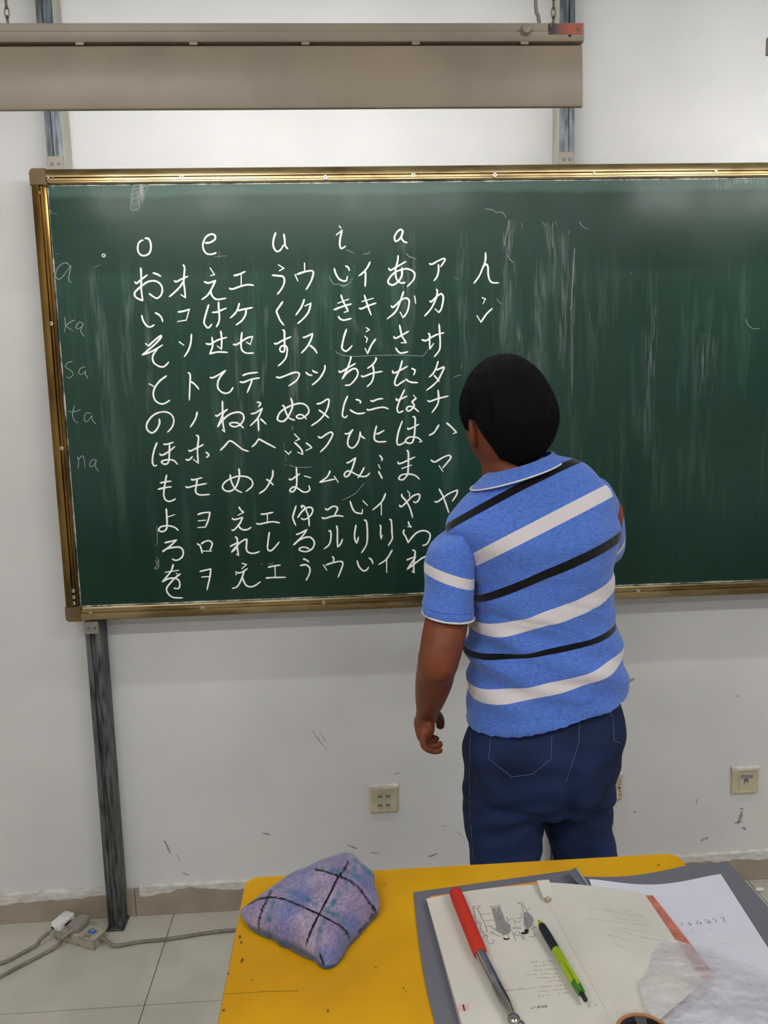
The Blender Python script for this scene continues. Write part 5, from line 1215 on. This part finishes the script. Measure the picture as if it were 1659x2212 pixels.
# ------------------------------------------------------------------ round tin and plastic bag
c = atz(1392, 2232, DZ+.040)
tin = empty('round_lid', (c.x, c.y, DZ+.03), 'dark round lid with a tan rim, half under the clear plastic bag', 'lid')
m_tan = mat('tan_rim', (176, 122, 78), .4); R0 = .0335
MB().loft([[c+Vector(((R0+dr_)*math.cos(t), (R0+dr_)*math.sin(t), z)) for t in [2*math.pi*k/48 for k in range(48)]] for dr_, z in ((0, -.017), (0, -.004), (-.0006, -.001), (-.002, 0), (-.0045, -.0005), (-.005, -.004))]).build('rim', m_tan, tin)
MB().loft([[c+Vector(((R0-.005)*q*math.cos(t), (R0-.005)*q*math.sin(t), z)) for t in [2*math.pi*k/48 for k in range(48)]] for q, z in ((1, -.006), (1, -.002), (.96, -.0015), (.5, -.0025), (.02, -.003))]).build('dark_face', mat('glossy_black_face', (26, 24, 24), .12), tin)
MB().add([c+Vector(v) for v in ((-.004, .002, -.0012), (.006, .002, -.0012), (.012, .026, -.0012), (-.002, .028, -.0012))], [(0, 1, 2, 3)]).build('grey_sector', mat('grey_sector', (80, 78, 76), .3), tin, smooth=False, fix=False)
def bag_mat():
    m = bpy.data.materials.new('clear_plastic_film'); m.use_nodes = True; nt = m.node_tree; b = nt.nodes['Principled BSDF']; L = nt.links
    b.inputs['Base Color'].default_value = rgba((228, 226, 234)); b.inputs['Roughness'].default_value = .22; b.inputs['Specular IOR Level'].default_value = .8
    tc = nt.nodes.new('ShaderNodeTexCoord'); mp = nt.nodes.new('ShaderNodeMapping'); mp.inputs['Scale'].default_value = (1.0, 2.2, 1); mp.inputs['Rotation'].default_value = (0, 0, .6); n = nt.nodes.new('ShaderNodeTexNoise'); n.inputs['Scale'].default_value = 22; n.inputs['Detail'].default_value = 2; n.inputs['Distortion'].default_value = 1.0
    L.new(tc.outputs['Object'], mp.inputs[0]); L.new(mp.outputs[0], n.inputs['Vector'])
    r = nt.nodes.new('ShaderNodeMapRange'); r.inputs[1].default_value = .35; r.inputs[2].default_value = .7; r.inputs[3].default_value = .16; r.inputs[4].default_value = .55; L.new(n.outputs['Fac'], r.inputs[0]); L.new(r.outputs[0], b.inputs['Alpha'])
    bp = nt.nodes.new('ShaderNodeBump'); bp.inputs['Strength'].default_value = .45; bp.inputs['Distance'].default_value = .005; L.new(n.outputs['Fac'], bp.inputs['Height']); L.new(bp.outputs[0], b.inputs['Normal'])
    return m
BG = [[(1352,2052),(1400,2034),(1470,2036),(1540,2052),(1610,2082),(1700,2140),(1800,2210)],[(1366,2090),(1420,2075),(1490,2080),(1560,2100),(1640,2130),(1740,2190),(1840,2260)],[(1385,2150),(1440,2130),(1510,2135),(1590,2160),(1680,2200),(1780,2260),(1880,2330)],[(1400,2185),(1460,2190),(1540,2200),(1620,2230),(1720,2280),(1820,2330),(1900,2390)],[(1425,2215),(1480,2240),(1560,2260),(1650,2300),(1740,2350),(1840,2400),(1930,2450)]]
BH = [[.030,.036,.034,.028,.024,.020,.018],[.040,.050,.052,.046,.040,.032,.02],[.048,.060,.064,.060,.05,.036,.02],[.052,.062,.064,.060,.05,.036,.02],[.050,.056,.056,.05,.04,.03,.018]]
G = [[atz(x, y, DZ+BH[i][j]*.62) for j, (x, y) in enumerate(r)] for i, r in enumerate(BG)]
G1 = [smoothpath(r, 14) for r in G]; G2 = [smoothpath([G1[i][j] for i in range(5)], 20) for j in range(len(G1[0]))]
for r in G2:
    for v in r:
        n1 = noise.noise((v.x*26, v.y*26, 0)); n2 = abs(noise.noise((v.x*60+v.y*30, v.y*60, 3)))
        v.z += .005*n1+.0025*n2
bag = MB().grid(G2)
Gl = [[Vector((v.x*1.0, v.y-.002, max(DZ+.019, v.z-.016+.004*noise.noise((v.x*40, v.y*40, 8))))) for v in r] for r in G2]
o_ = len(bag.v); bag.grid(Gl)
na, nb_ = len(G2), len(G2[0]); bd = [(0, j) for j in range(nb_)]+[(i, nb_-1) for i in range(1, na)]+[(na-1, j) for j in range(nb_-2, -1, -1)]+[(i, 0) for i in range(na-2, 0, -1)]
for k in range(len(bd)):
    i1 = bd[k][0]*nb_+bd[k][1]; i2 = bd[(k+1) % len(bd)][0]*nb_+bd[(k+1) % len(bd)][1]; bag.f.append((i2, i1, i1+o_, i2+o_))
bg = bag.build('plastic_bag', bag_mat()); tag(bg, 'crumpled clear plastic bag lying across the textbook and the white sheet', 'bag')

# ------------------------------------------------------------------ power strip, plugs, cords on the floor
m_strip = mat('grubby_ivory_plastic', (168, 162, 144), .5, noise_amt=.35, nscale=38, col2=(110, 92, 72), ramp=(.5, .66), bump=.2, bscale=90)
A_ = atz(117, 2027, .002); B_ = atz(203, 2053, .002); D_ = atz(229, 2031, .002)
ux = (B_-A_).normalized(); LX = (B_-A_).length; uy = (D_-B_); uy = (uy-ux*uy.dot(ux)).normalized(); LY = .052; HZ = .034
ps = empty('power_strip', ((A_.x+D_.x)/2, (A_.y+D_.y)/2, 0), 'dirty ivory extension socket block on the floor beside the left post', 'power strip')
def fr(a, b_, z): return A_+ux*(a*LX)+uy*(b_*LY)+Vector((0, 0, z-A_.z))
def obox(a0, a1, b0, b1, z0, z1): return MB().hexa([fr(a0,b0,z0),fr(a1,b0,z0),fr(a1,b1,z0),fr(a0,b1,z0),fr(a0,b0,z1),fr(a1,b0,z1),fr(a1,b1,z1),fr(a0,b1,z1)])
obox(0, 1, 0, 1, .0015, HZ).build('housing', m_strip, ps, bevel=.003)
obox(-.02, 1.02, .35, .65, .0003, .003).build('mounting_tab', m_strip, ps, bevel=.0008)
sw = obox(.70, .93, .30, .72, HZ-.001, HZ+.0012).build('switch_frame', mat('switch_frame', (150, 146, 130), .5), ps, bevel=.0004)
obox(.74, .89, .38, .64, HZ+.001, HZ+.004).build('switch', mat('blue_switch', (30, 96, 178), .3), ps, bevel=.0008)
obox(.785, .835, .46, .58, HZ+.0039, HZ+.0044).build('switch_window', mat('switch_window', (150, 160, 150), .4), ps, smooth=False)
e0 = fr(1, .55, .020); MB().tube([e0-ux*.002, e0+ux*.004, e0+ux*.013, e0+ux*.015], [.0085, .0085, .0065, .005], 16).build('cord_grip', mat('grey_rubber', (112, 106, 98), .7), ps)
m_cb = mat('grey_floor_cord', (128, 122, 110), .6, noise_amt=.15, nscale=40)
def cord(P, r, name, label, par=None, k=8):
    o = MB().tube(smoothpath(P, k), r, 10).build(name, m_cb, par)
    if label: tag(o, label, 'cord')
    return o
rc = .0052
cord([e0+ux*.012, e0+ux*.028+Vector((0,0,-.004)), e0+ux*.052+uy*.002+Vector((0,0,-.011)), atz(300, 2035, rc), atz(350, 2030, rc), atz(400, 2023, rc), atz(450, 2015, rc), atz(505, 2009, rc), atz(600, 2003, rc), atz(800, 2030, rc), atz(1000, 2080, rc)], rc, 'floor_cord', 'grey cord on the floor running right from the power strip to behind the desk')
m_wp = mat('white_plug', (216, 214, 216), .3); m_gp = mat('grey_plug', (134, 130, 122), .4)
# white plug: long block standing on the left end, cord to the left
wp = empty('power_plug', tuple(fr(.12, .5, HZ)), 'white plug with its cable entry broken open, in the left end of the power strip', 'plug')
wc = fr(.10, .45, HZ+.001)
def rr3(c, hx, hy, z, p=.35): return [c+ux*(hx*math.copysign(abs(math.cos(t))**p, math.cos(t)))*1+uy*(hy*math.copysign(abs(math.sin(t))**p, math.sin(t)))+Vector((0, 0, z)) for t in [2*math.pi*k/32 for k in range(32)]]
# oriented toward the camera-left
MB().loft([rr3(wc, .019, .031, 0), rr3(wc, .020, .032, .002), rr3(wc, .020, .032, .016), rr3(wc, .0185, .0305, .020), rr3(wc, .014, .026, .0225)]).build('plug_body', m_wp, wp)
en = wc-uy*.030+Vector((0,0,.010))-ux*.004
MB().tube([en+uy*.004, en-uy*.004, en-uy*.006], [.0085, .0085, .0075], 18).build('cable_entry', m_wp, wp)
MB().disc(en-uy*.0061, .0055, -uy, .0006, 14).build('entry_hole', m_hole, wp)
for k, (nm, cc) in enumerate((('blue_wire', (40, 84, 140)), ('yellow_green_wire', (170, 180, 60)), ('brown_wire', (90, 60, 40)))):
    MB().tube(smoothpath([en-uy*.005+ux*(.002*(k-1)), en-uy*.012+ux*(.002*(k-1))-Vector((0,0,.004)), en-uy*.018-Vector((0,0,.008))-ux*.004], 4), .0013, 6).build(nm, mat(nm, cc, .5), wp)
sl_ = MB(); c_ = wc+ux*.0202+Vector((0, 0, .010)); sl_.hexa([c_+ux*a+uy*b_+Vector((0,0,z)) for z in (-.003, .003) for a, b_ in ((-.001,-.014),(.0006,-.014),(.0006,.012),(-.001,.012))]); sl_.build('dark_gap', mat('dark_red_gap', (70, 22, 20), .5), wp, smooth=False)
gp = empty('power_plug', tuple(fr(.48, .5, HZ)), 'grey rubber plug in the middle of the power strip', 'plug')
gc = fr(.46, .60, HZ+.001)
MB().loft([rr3(gc, .020, .028, 0, .6), rr3(gc, .021, .029, .002, .6), rr3(gc, .021, .029, .018, .6), rr3(gc, .0195, .0275, .020, .6)]).build('plug_body', m_gp, gp)
gs = gc-uy*.026+Vector((0,0,.008)); ge = gs-uy*.034-ux*.012+Vector((0,0,-.008))
MB().tube([gs, mid(gs, ge, .5), ge], [.0075, .0062, .0050], 12).build('strain_relief', m_gp, gp)
for k in range(5): 
    q_ = mid(gs, ge, .25+.15*k); MB().tube([q_, q_+(ge-gs).normalized()*.0022], .0074-.0005*k, 12).build('relief_rib', m_gp, gp)
cord([en-uy*.017-Vector((0,0,.008))-ux*.004, en-uy*.035-ux*.018-Vector((0,0,.020)), atz(80, 2040, .012), atz(50, 2058, rc), atz(20, 2074, rc), atz(-10, 2084, rc), atz(-60, 2092, rc)], rc, 'plug_cord', 'grey cord leaving the white plug to the lower left')
cord([ge, atz(132, 2035, .018), atz(110, 2052, rc+.001), atz(80, 2068, rc), atz(45, 2086, rc), atz(0, 2110, rc), atz(-60, 2140, rc)], rc, 'plug_cord', 'grey cord leaving the grey plug, nearest the camera')
# scrap of paper on the floor at the right
pc = atz(1641, 1921, .006); sc_ = MB(); sc_.ball(pc, (.014, .008, .0058), 16, 10)
sc_.v = [tuple(Vector(v)+Vector((.002*noise.noise(Vector(v)*180), .002*noise.noise(Vector(v)*180+Vector((3,3,3))), .0))) for v in sc_.v]
tag(sc_.build('paper_scrap', mat('white_scrap', (224, 222, 212), .9)), 'small crumpled white scrap on the floor by the right baseboard', 'paper')
